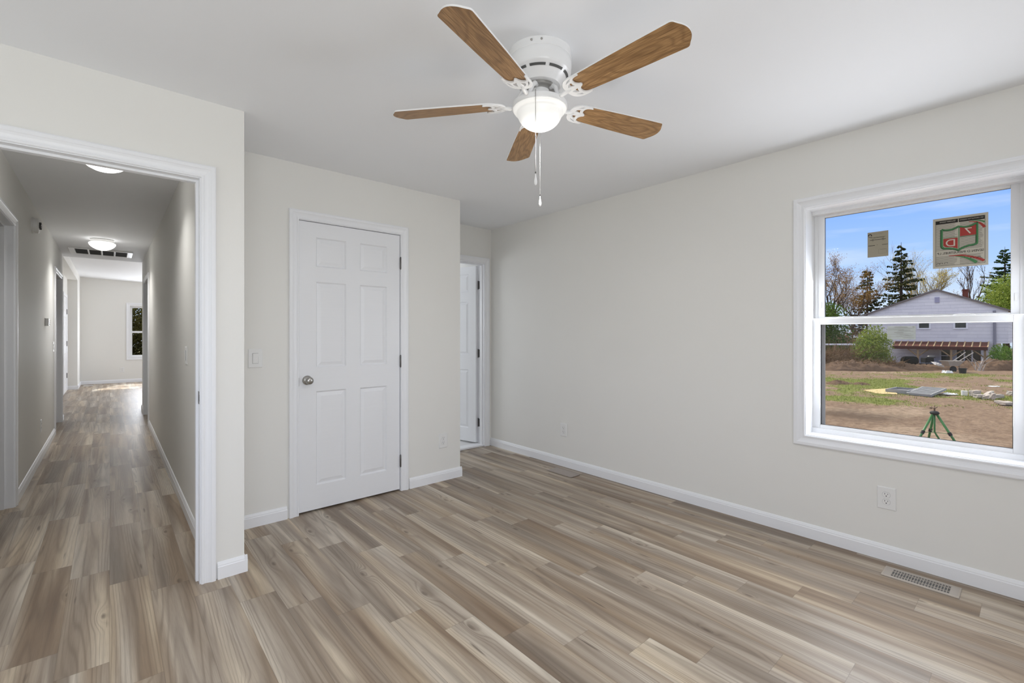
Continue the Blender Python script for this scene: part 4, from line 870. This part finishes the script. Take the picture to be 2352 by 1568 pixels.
# earth bank along the back of the yard: separate mounds
M['earth'] = plain('turned_earth', lin(104, 84, 68), .95, 0, .1, .45, 4.0, .8, 14)
def mound(loc, lx, ly, h, seed, label):
    bm = B(); nx, ny = 60, 30; g_ = []
    for i in range(nx + 1):
        row = []
        for j in range(ny + 1):
            u, v = -1 + 2 * i / nx, -1 + 2 * j / ny; r = max(0, 1 - u * u) * max(0, 1 - v * v); P = VR * u * lx + VD * v * ly
            n_ = .8 * noise.noise(Vector((P.x * 1.3 + seed, P.y * 1.3, 0))) + .6 * noise.noise(Vector((P.x * 3.6, P.y * 3.6 + seed, 2))) + .55 * noise.noise(Vector((P.x * 9, P.y * 9 + seed, 4))) + .4 * noise.noise(Vector((P.x * 19, P.y * 19 + seed, 6)))
            row.append(bm.verts.new(P + Vector((0, 0, h * r ** .75 * (1 + .42 * n_) - .06))))
        g_.append(row)
    for i in range(nx):
        for j in range(ny): bm.faces.new((g_[i][j], g_[i + 1][j], g_[i + 1][j + 1], g_[i][j + 1]))
    o = obj('earth_mound', bm, M['earth'], None, smooth=True, loc=loc); tag(o, label, 'mound', 'mounds of turned earth'); return o
mound(at(1965, 34.3), 3.4, 1.3, .62, 1, 'long brown earth mound under the dry brush at the left')
mound(at(2052, 34.8), 2.4, 1.3, .55, 2, 'brown earth mound in front of the dark tank')
mound(at(2142, 34.6), 2.4, 1.2, .40, 3, 'brown earth mound left of the wheelbarrow')
mound(at(2215, 35.6), 2.2, 1.3, .55, 4, 'brown earth mound behind the wheelbarrow')
mound(at(2292, 34.6), 2.6, 1.3, .72, 5, 'brown earth mound at the right edge of the window view')
mound(at(1932, 24.6), .75, .5, .22, 6, 'small dark heap of soil in the grass at the left')
mound(at(1978, 24.2), .5, .4, .17, 7, 'smaller dark heap of soil right of its larger neighbour')

# ---- the neighbouring house: local x along its gable wall, y away from the window
HX = 55.5; HY = 6.02                       # its gable wall stands parallel to the bedroom's window wall
house_ = thing('house', 'pale lavender two storey house with a low gable and a brick chimney', 'house', (HX, HY, GZ), -PI2)
def on_wall(px, py, X=None):
    r = (px - 1176) / F_PX; z = -(py - CY) / F_PX; k = (X or HX) / (S_ + r * C_)
    return HY - k * (C_ - r * S_), CAM_H - GZ + k * z      # local x along the wall, height above the yard
hx = lambda px, X=None: on_wall(px, 767, X)[0]
hz = lambda py, px=2152, X=None: on_wall(px, py, X)[1]
def siding():
    q = NB('weathered_lavender_siding'); s = q.n('ShaderNodeSeparateXYZ'); q.l(q.obj(), s.inputs[0]); z = q.m2('DIVIDE', s.outputs[2], .29); row = q.m2('FLOOR', z); fz = q.m2('FRACT', z)
    x = q.m2('ADD', q.m2('DIVIDE', s.outputs[0], 1.25), q.m2('MULTIPLY', row, .37)); fx = q.m2('FRACT', x); wz = q.n('ShaderNodeTexWhiteNoise', noise_dimensions='2D'); q.l(q.comb(q.m2('FLOOR', x), row, 0.0), wz.inputs['Vector'])
    c = q.mix(wz.outputs['Value'], lin(232, 229, 238), lin(244, 241, 247)); c = q.mix(q.m2('MULTIPLY', q.noise(q.obj(), 2.2, 5, .7), .30), c, lin(150, 146, 172))
    e = q.m2('MAXIMUM', q.m2('LESS_THAN', fz, .07), q.m2('MULTIPLY', q.m2('LESS_THAN', fx, .010), .5)); q.base(q.mix(q.m2('MULTIPLY', e, .5), c, lin(110, 106, 128)), .8, 0, .2); q.bump(fz, .4, .03); return q.m
M['siding'] = siding(); M['hwhite'] = plain('white_house_trim', lin(232, 232, 242), .6); M['hglass'] = plain('dark_window_glass', (.035, .04, .035, 1), .08, 0, .6, .3, 2); M['brick'] = plain('dark_red_brick', lin(112, 66, 56), .85, 0, .2, .3, 10)
M['roofing'] = plain('grey_roof_edge', lin(120, 112, 112), .85, 0, .2, .2, 4); M['rust'] = plain('rusty_corrugated_roof', lin(92, 54, 42), .8, 0, .2, .4, 2.5); M['pine'] = plain('weathered_pine', lin(196, 170, 132), .75, 0, .2, .2, 5); M['timber'] = plain('grey_brown_timber', lin(146, 124, 98), .8, 0, .2, .2, 5); M['fascia'] = plain('dark_red_fascia', lin(78, 44, 38), .7, 0, .2, .2, 4)
L_, R_x, zA = hx(1993), hx(2316), hz(667); zl, zr = hz(725, 1993), hz(710.5, 2316); zl = zr = (zl + zr) / 2; zo = hz(788.5, 2300); Dp = 9.0; x0_ = (L_ + R_x) / 2 * 0
bm = B(); fnh = lambda u, v, t: Vector((u, t, v))
prism(bm, [(L_, 0), (hx(2286), 0), (hx(2286), zo), (R_x, zo), (R_x, zr), (0, zA), (L_, zl)], fnh, 0, Dp); obj('wall', bm, M['siding'], house_)
bm = B(); sl = lambda x: zA + (zl - zA) / L_ * x if x < 0 else zA + (zr - zA) / R_x * x
prism(bm, [(L_ - .35, sl(L_ - .35)), (0, zA), (R_x + .35, sl(R_x + .35)), (R_x + .35, sl(R_x + .35) + .14), (0, zA + .15), (L_ - .35, sl(L_ - .35) + .14)], fnh, -.22, Dp + .2); rf = obj('roof', bm, M['roofing'], house_)
bm = B(); box(bm, hx(2201), hx(2214.5), 3.2, 3.75, zA - 1.2, hz(665.5, 2207, HX + 3.2)); box(bm, hx(2200), hx(2215.5), 3.15, 3.8, hz(667, 2207, HX + 3.2), hz(664.5, 2207, HX + 3.2)); obj('chimney', bm, M['brick'], rf)
bm = B(); box(bm, hx(2044) - .06, hx(2044) + .06, -.05, .01, zo, sl(hx(2044))); obj('corner_board', bm, M['siding'], house_)
def hwin(name, x0, x1, y0, y1, bars=()):
    m_ = (x0 + x1) / 2; a, b, c, d = hx(x0), hx(x1), hz(y1, m_), hz(y0, m_); bm = B(); w = .12
    for r in ((a - w, a, c - w, d + w), (b, b + w, c - w, d + w), (a, b, c - w, c), (a, b, d, d + w)): box(bm, r[0], r[1], -.06, .03, r[2], r[3])
    for o_, v in bars:
        if o_ == 'h': box(bm, a, b, -.045, .02, hz(v, m_) - .035, hz(v, m_) + .035)
        else: box(bm, hx(v) - .05, hx(v) + .05, -.045, .02, c, d)
    f = obj(name, bm, M['hwhite'], house_); bm = B(); box(bm, a, b, -.02, .01, c, d); obj('pane', bm, M['hglass'], f); return f
hwin('window', 2111, 2134, 728, 753); hwin('window', 2194, 2219, 728, 752.5)
hwin('window', 2162, 2184, 802, 832, (('h', 816.5),)); hwin('patio_door', 2198, 2253, 802, 834, (('v', 2215), ('v', 2233)))
bm = B(); box(bm, hx(2147), hx(2158), -.05, .02, hz(695), hz(682))
for k in range(5): box(bm, hx(2147.5), hx(2157.5), -.08, -.04, hz(694.5) + k * .1, hz(694.5) + k * .1 + .03)
obj('gable_vent', bm, plain('grey_lavender_vent', lin(176, 172, 196), .7), house_)
bm = B(); tube(bm, [(hx(2285), -.10, 0), (hx(2285), -.10, zo + .1), (hx(2284), -.10, sl(hx(2284)) - .3)], .09, 8); obj('downspout', bm, plain('grey_downspout', lin(138, 136, 150), .5), house_)
# pergola with a translucent ribbed roof, leaning on the house
pg = thing('pergola', 'rusty brown lean-to pergola with pale battens along the house', 'pergola', house_.location, house_.rotation_euler.z)
pz = lambda py, d: CAM_H - GZ - (py - CY) * d / F_PX
yb, yf = -.02, -2.6; XF = HX + yf; zb_, zf = hz(784.5, 2180), hz(796.3, 2180, XF); px0, px1 = hx(2056), hx(2271)
fx = lambda px: hx(px, XF)
bm = B(); vs = [(px0, yb, zb_), (px1, yb, zb_), (fx(2269), yf, zf), (fx(2050), yf, zf)]; a = [bm.verts.new(v) for v in vs]; b = [bm.verts.new((v[0], v[1], v[2] - .06)) for v in vs]
bm.faces.new(a); bm.faces.new(b[::-1])
for k in range(4): bm.faces.new((a[k], b[k], b[(k + 1) % 4], a[(k + 1) % 4]))
obj('roof_panel', bm, M['rust'], pg)
for k in range(14):
    x_b = px0 + (px1 - px0) * k / 13; x_f = fx(2050) + (fx(2269) - fx(2050)) * k / 13; bm = B(); tube(bm, [(x_b, yb, zb_ + .03), (x_f, yf, zf + .03)], .045, 4); obj('batten', bm, M['pine'], pg)
bm = B(); box(bm, fx(2050), fx(2269), yf - .05, yf, zf - .24, zf + .02); obj('fascia', bm, M['fascia'], pg)
for pxp in (2108, 2184.5, 2262):
    bm = B(); box(bm, fx(pxp) - .07, fx(pxp) + .07, yf + .02, yf + .16, 0, zf - .2); po = obj('post', bm, M['timber'], pg)
    for s_ in (-1, 1):
        bm = B(); tube(bm, [(fx(pxp), yf + .09, zf - .85), (fx(pxp) + s_ * .7, yf + .09, zf - .22)], .05, 4); obj('brace', bm, M['timber'], po)

# things lying about
def rel(o, f): return f
t = thing('tank', 'rounded black tank behind the earth mound under the pergola end', 'tank', at(2089, 37, GZ + .1), -YAW)
bm = B(); lathe(bm, [(.02, -.56), (.24, -.54), (.33, -.46), (.36, -.3), (.36, .3), (.33, .46), (.24, .54), (.02, .56)], 24, mtx=Matrix.Translation((0, 0, .42)) @ Matrix.Rotation(PI2, 4, 'Y')); obj('body', bm, plain('black_plastic', (.008, .008, .007, 1), .9, 0, .05), t, smooth=True)
bm = B(); box(bm, -.45, -.3, -.25, .25, -.1, .2); box(bm, .3, .45, -.25, .25, -.1, .2); obj('foot', bm, M['timber'], t)
t = thing('grill', 'low black grill beside the pergola post', 'grill', at(2131, 38.6), -YAW)
bm = B(); box(bm, -.40, .30, -.25, .25, .28, .68); obj('firebox', bm, plain('black_grill_enamel', (.012, .012, .011, 1), .7, 0, .2), t, bevel=.03)
bm = B(); lathe(bm, [(.30, 0), (.28, .10), (.2, .18), (.02, .2)], 20, (.28, 0, .68)); obj('lid', bm, plain('dark_grey_lid', (.06, .06, .06, 1), .4), t, smooth=True)
for sx_ in (-.35, .25):
    for sy_ in (-.2, .2): bm = B(); tube(bm, [(sx_, sy_, 0), (sx_, sy_, .3)], .02, 6); obj('leg', bm, M['slot'], t)
# wheelbarrow
M['barrow'] = plain('dusty_grey_barrow_steel', lin(168, 160, 152), .55, 0, .3, .15, 5)
t = thing('wheelbarrow', 'dusty grey wheelbarrow with its handle raised on the earth bank', 'wheelbarrow', at(2186, 32.6), -YAW)
bm = B(); ring_ = lambda x0, x1, y0, y1, z: [(x0, y0, z), (x1, y0, z), (x1, y1, z), (x0, y1, z)]
lo_ = ring_(-.32, .30, -.22, .22, .42); hi_ = ring_(-.62, .58, -.36, .36, .78); li = ring_(-.30, .28, -.2, .2, .45); hi2 = ring_(-.59, .55, -.33, .33, .785)
V = [[bm.verts.new(p) for p in q] for q in (lo_, hi_, hi2, li)]
bm.faces.new(V[0][::-1]); bm.faces.new(V[3])
for A_, B_ in zip(V, V[1:]):
    for k in range(4): bm.faces.new((A_[k], A_[(k + 1) % 4], B_[(k + 1) % 4], B_[k]))
obj('tray', bm, M['barrow'], t)
bm = B(); lathe(bm, [(.05, -.05), (.20, -.05), (.23, -.03), (.23, .03), (.20, .05), (.05, .05)], 24, mtx=Matrix.Translation((.10, 0, .16)) @ Matrix.Rotation(PI2, 4, 'X')); obj('wheel', bm, M['dark'], t, smooth=True, auto=40)
for s_ in (-.2, .2):
    bm = B(); tube(bm, [(-.3, s_, .40), (.35, s_, .78), (1.25, s_ * 1.4, 1.36)], .026, 6); obj('handle', bm, M['barrow'], t)
    bm = B(); tube(bm, [(.32, s_, .42), (.36, s_ * 1.1, 0)], .018, 6); obj('leg', bm, M['slot'], t)
t = thing('bucket', 'black plastic bucket below the wheelbarrow tray', 'bucket', at(2211, 31.2), -YAW); bm = B(); lathe(bm, [(.17, 0), (.21, .32), (.225, .325), (.225, .35), (.195, .35), (.16, .02)], 24); obj('body', bm, plain('black_bucket_plastic', (.02, .022, .02, 1), .5), t, smooth=True, auto=40)
bm = B(); lathe(bm, [(.006, 0), (.006, .01)], 6); tube(bm, [(.21 * math.cos(a), 0, .33 + .16 * math.sin(a)) for a in [k * math.pi / 8 for k in range(9)]], .005, 4); obj('handle', bm, M['slot'], t)
def crumpled(name, loc, w, d_, h, seed, mat, label, cat):
    bm = B(); n = 8; g_ = [[bm.verts.new((-w / 2 + w * i / n, -d_ / 2 + d_ * j / n, .02 + h * (.5 + .5 * noise.noise(Vector((i * .7 + seed, j * .7, 0)))) * (1 if 0 < i < n and 0 < j < n else .1))) for j in range(n + 1)] for i in range(n + 1)]
    for i in range(n):
        for j in range(n): bm.faces.new((g_[i][j], g_[i + 1][j], g_[i + 1][j + 1], g_[i][j + 1]))
    o = obj(name, bm, mat, None, loc=loc); o.rotation_euler.z = -YAW; md = o.modifiers.new('thick', 'SOLIDIFY'); md.thickness = .006; return tag(o, label, cat)
M['wplastic'] = plain('white_plastic_sheet', lin(226, 224, 222), .5); M['tarp'] = plain('pale_grey_sheet', lin(186, 180, 176), .6)
o = crumpled('metal_sheet', at(2153, 33.6, GZ + .42), .72, .5, .16, 2, M['tarp'], 'pale bent sheet propped left of the wheelbarrow', 'sheet'); o.rotation_euler = (.5, .25, -YAW)
crumpled('plastic_bag', at(2176, 31.2), .55, .4, .26, 4, M['wplastic'], 'crumpled white bag under the wheelbarrow', 'bag')
crumpled('plastic_sheet', at(2180, 20.2), .5, .4, .10, 6, M['wplastic'], 'flattened white plastic sheet right of the slatted pallet', 'sheet')
crumpled('plastic_sheet', at(2284, 23.2), .5, .3, .05, 7, M['wplastic'], 'white scrap of plastic in the grass near the right edge', 'sheet')
rg = random.Random(77); t = thing('dead_branch', 'pale dead branches sticking up right of the wheelbarrow', 'branch', at(2250, 33.4), 0); bm = B()
for k in range(12):
    a = rg.uniform(-1.1, 1.1); L2 = rg.uniform(.6, 1.35); p = VR * rg.uniform(-.3, .3); tube(bm, [p, p + VR * L2 * .4 * math.sin(a) + Vector((0, 0, L2 * .5)), p + VR * L2 * math.sin(a) + VD * rg.uniform(-.3, .3) + Vector((0, 0, L2 * (.75 + .3 * rg.random())))], [.03, .022, .008], 5)
obj('limbs', bm, plain('silvery_dead_wood', lin(176, 166, 158), .8), t, recalc=False)
# pallets and plywood
M['gwood'] = plain('grey_weathered_wood', lin(150, 150, 150), .85, 0, .2, .25, 7); M['ply'] = plain('pale_plywood', lin(206, 182, 132), .75, 0, .2, .1, 4)
def pallet(name, label, loc, rz, w, l, h, n, tilt=0.0, inset=True):
    t = thing(name, label, 'pallet', loc, rz); t.rotation_euler = (tilt, 0, rz)
    for y in (-l / 2, l / 2 - .06): bm = B(); box(bm, -w / 2, w / 2, y, y + .06, 0, h); obj('side_rail', bm, M['gwood'], t)
    for x in (-w / 2, w / 2 - .04): bm = B(); box(bm, x, x + .04, -l / 2 + .06, l / 2 - .06, 0, h); obj('end_rail', bm, M['gwood'], t)
    for k in range(n):
        x = -w / 2 + .06 + (w - .12) * (k + .5) / n; bm = B(); box(bm, x - .055, x + .055, -l / 2 + .06, l / 2 - .06, h * .35, h * .55 if inset else h * .98); obj('slat', bm, M['gwood'], t)
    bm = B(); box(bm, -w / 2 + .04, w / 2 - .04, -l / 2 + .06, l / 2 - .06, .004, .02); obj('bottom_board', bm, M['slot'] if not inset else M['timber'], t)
    return t
pallet('wooden_crate', 'low grey wooden crate lying on the plywood sheet', at(2071, 21.0), -YAW + .62, 1.45, .8, .17, 5)
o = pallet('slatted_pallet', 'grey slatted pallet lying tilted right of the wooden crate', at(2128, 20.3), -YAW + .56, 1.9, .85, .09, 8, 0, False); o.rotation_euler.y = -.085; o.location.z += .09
bm = B(); p = [gnd(1983, 897.5), gnd(2048, 893), gnd(2062, 907), gnd(2018, 906)]; c_ = sum(p, Vector()) / 4
a = [bm.verts.new(v - c_ + Vector((0, 0, .045))) for v in p]; b = [bm.verts.new(v - c_ + Vector((0, 0, .02))) for v in p]; bm.faces.new(a); bm.faces.new(b[::-1])
for k in range(4): bm.faces.new((a[k], b[k], b[(k + 1) % 4], a[(k + 1) % 4]))
tag(obj('plywood_sheet', bm, M['ply'], loc=c_), 'flat tan plywood sheet on the grass left of the crate', 'plywood')
# rubble
M['rubble'] = plain('pale_concrete', lin(182, 172, 162), .9, 0, .2, .15, 8)
def block(px, py, w, l, h, rz, tilt, seed, label):
    rg = random.Random(seed); bm = B(); box(bm, -w / 2, w / 2, -l / 2, l / 2, 0, h)
    bmesh.ops.subdivide_edges(bm, edges=bm.edges[:], cuts=2, use_grid_fill=True)
    for v in bm.verts: v.co += Vector((rg.gauss(0, .012), rg.gauss(0, .012), rg.gauss(0, .008)))
    o = obj('concrete_block', bm, M['rubble'], None, loc=gnd(px, py)); o.rotation_euler = (tilt, tilt * .6, rz); o.location.z += .03; return tag(o, label, 'rubble', 'broken concrete blocks in the grass')
block(2240, 911, .32, .2, .24, -YAW, 0, 1, 'squarish concrete block right of the white can')
block(2250, 914, .34, .2, .12, -YAW, 0, 2, 'flat concrete block below the squarish block')
block(2272, 909, .5, .2, .12, -YAW + .5, -.35, 3, 'long concrete block tilted upward, highest of the rubble')
block(2270, 915, .5, .2, .12, -YAW + .4, -.2, 4, 'long concrete block lying in front of the tilted one')
block(2279, 918, .12, .14, .24, -YAW, .1, 5, 'narrow upright concrete piece in the rubble')
block(2289, 915, .42, .2, .14, -YAW, 0, 6, 'dull concrete block right of the narrow upright piece')
block(2312, 930, .5, .4, .10, -YAW, .06, 7, 'flat pale slab at the right edge below the rubble')
block(2325, 909, .3, .25, .16, -YAW, .1, 8, 'grey block half out of view at the right edge')
t = thing('paint_can', 'white can standing left of the rubble', 'can', gnd(2215, 908), 0); bm = B(); lathe(bm, [(.10, 0), (.105, .005), (.105, .19), (.11, .195), (.11, .205), (.09, .205), (.088, .20)], 20); obj('body', bm, M['wplastic'], t, smooth=True, auto=40)
bm = B(); tube(bm, [(.105 * math.cos(a), .02, .17 - .10 * math.sin(a)) for a in [k * math.pi / 8 for k in range(9)]], .004, 4); obj('handle', bm, M['slot'], t)
# white rail and blue shed at the far left
t = thing('rail_fence', 'white horizontal rail at the left edge in front of the thicket', 'fence', at(1925, 41), -YAW)
z1 = pz(790.5, 41); bm = B(); box(bm, -1.9, 1.5, -.04, .04, z1 - .07, z1 + .07); obj('rail', bm, M['hwhite'], t)
for x in (-1.7, -.2, 1.3): bm = B(); box(bm, x - .06, x + .06, .04, .14, 0, z1 + .02); obj('post', bm, M['timber'], t)
t = thing('shed', 'small blue shed half hidden behind the dry brush', 'shed', at(1943, 54), -YAW); z1, z0_ = CAM_H - GZ - (775 - CY) * 54 / F_PX, 0
bm = B(); box(bm, -.38, .38, 0, 1.2, 0, z1); obj('wall', bm, plain('pale_blue_boards', lin(140, 168, 206), .7), t)
bm = B(); prism(bm, [(-.5, z1 - .05), (0, z1 + .35), (.5, z1 - .05)], lambda u, v, tt: Vector((u, tt, v)), -.1, 1.3); obj('roof', bm, M['roofing'], t)
# sprinkler on a green tripod
M['tgreen'] = plain('green_painted_tube', lin(62, 118, 62), .4, 0, .4, .1, 20)
t = thing('tripod_sprinkler', 'green tripod sprinkler standing on the bare soil outside the window', 'sprinkler', at(2146.5, 9.9), -YAW)
zt = .97; feet = [(-.56, 0), (.29, -.47), (.24, .48)]
for x, y in feet:
    bm = B(); tube(bm, [(x * .04, y * .04, zt), (x, y, .0)], [.024, .020], 10); lg = obj('leg', bm, M['tgreen'], t, smooth=True)
    bm = B(); p0, p1 = Vector((x * .04, y * .04, zt)), Vector((x, y, 0)); q0 = p0.lerp(p1, .43); dq = (p1 - p0).normalized(); tube(bm, [q0 - dq * .035, q0 + dq * .035], .033, 10); obj('clamp', bm, M['dark'], lg)
    bm = B(); tube(bm, [q0, (0, 0, q0.z - .005)], .005, 5); obj('brace', bm, M['tgreen'], t)
bm = B(); tube(bm, [(0, 0, zt), (0, 0, .56), (.02, -.02, .50), (.05, -.05, .42)], .017, 8); obj('riser_pipe', bm, M['tgreen'], t, smooth=True)
bm = B(); tube(bm, [(.05, -.05, .42), (.065, -.06, .39)], .028, 10); obj('hose_coupling', bm, M['plate'], t)
bm = B(); tube(bm, [(.065, -.06, .39), (.12, -.10, .26), (.24, -.2, .06), (.5, -.5, .025), (1.1, -.9, .02)], .022, 8); obj('hose', bm, M['dark'], t, smooth=True)
bm = B(); lathe(bm, [(.02, zt - .05), (.07, zt - .03), (.085, zt), (.06, zt + .03), (.02, zt + .04)], 14); obj('hub', bm, M['dark'], t, smooth=True)
bm = B(); lathe(bm, [(.012, zt + .03), (.016, zt + .07), (.016, zt + .10), (.01, zt + .11)], 10); tube(bm, [(0, 0, zt + .09), (.06, 0, zt + .125)], .011, 8); tube(bm, [(0, 0, zt + .10), (-.07, .01, zt + .10)], .007, 6); box(bm, -.085, -.06, -.012, .022, zt + .085, zt + .115); tube(bm, [(0, 0, zt + .1), (0, 0, zt + .155)], .006, 6)
obj('sprinkler_head', bm, plain('brass_sprinkler_metal', lin(120, 100, 82), .4, .6), t)
# evergreens outside the living room window
M['olive'] = leaf_mat('dark_olive_leaves', lin(44, 46, 28), lin(92, 88, 44))
leafy('evergreen_bush', 'shrub', Vector((1.0, 20.0, GZ)), [(0, 0, 1.6, 1.3, 1.4), (-1.3, .2, 1.8, 1.2, 1.5), (1.3, 0, 1.9, 1.2, 1.6), (.2, .3, 3.0, 1.5, 1.1), (-1.2, .5, 3.0, 1.2, 1.0), (1.4, .4, 3.0, 1.3, 1.0), (.3, .9, 2.2, 1.8, 1.8)], 26000, .055, 'olive', 61, 'dark evergreen bush seen through the far hallway window')
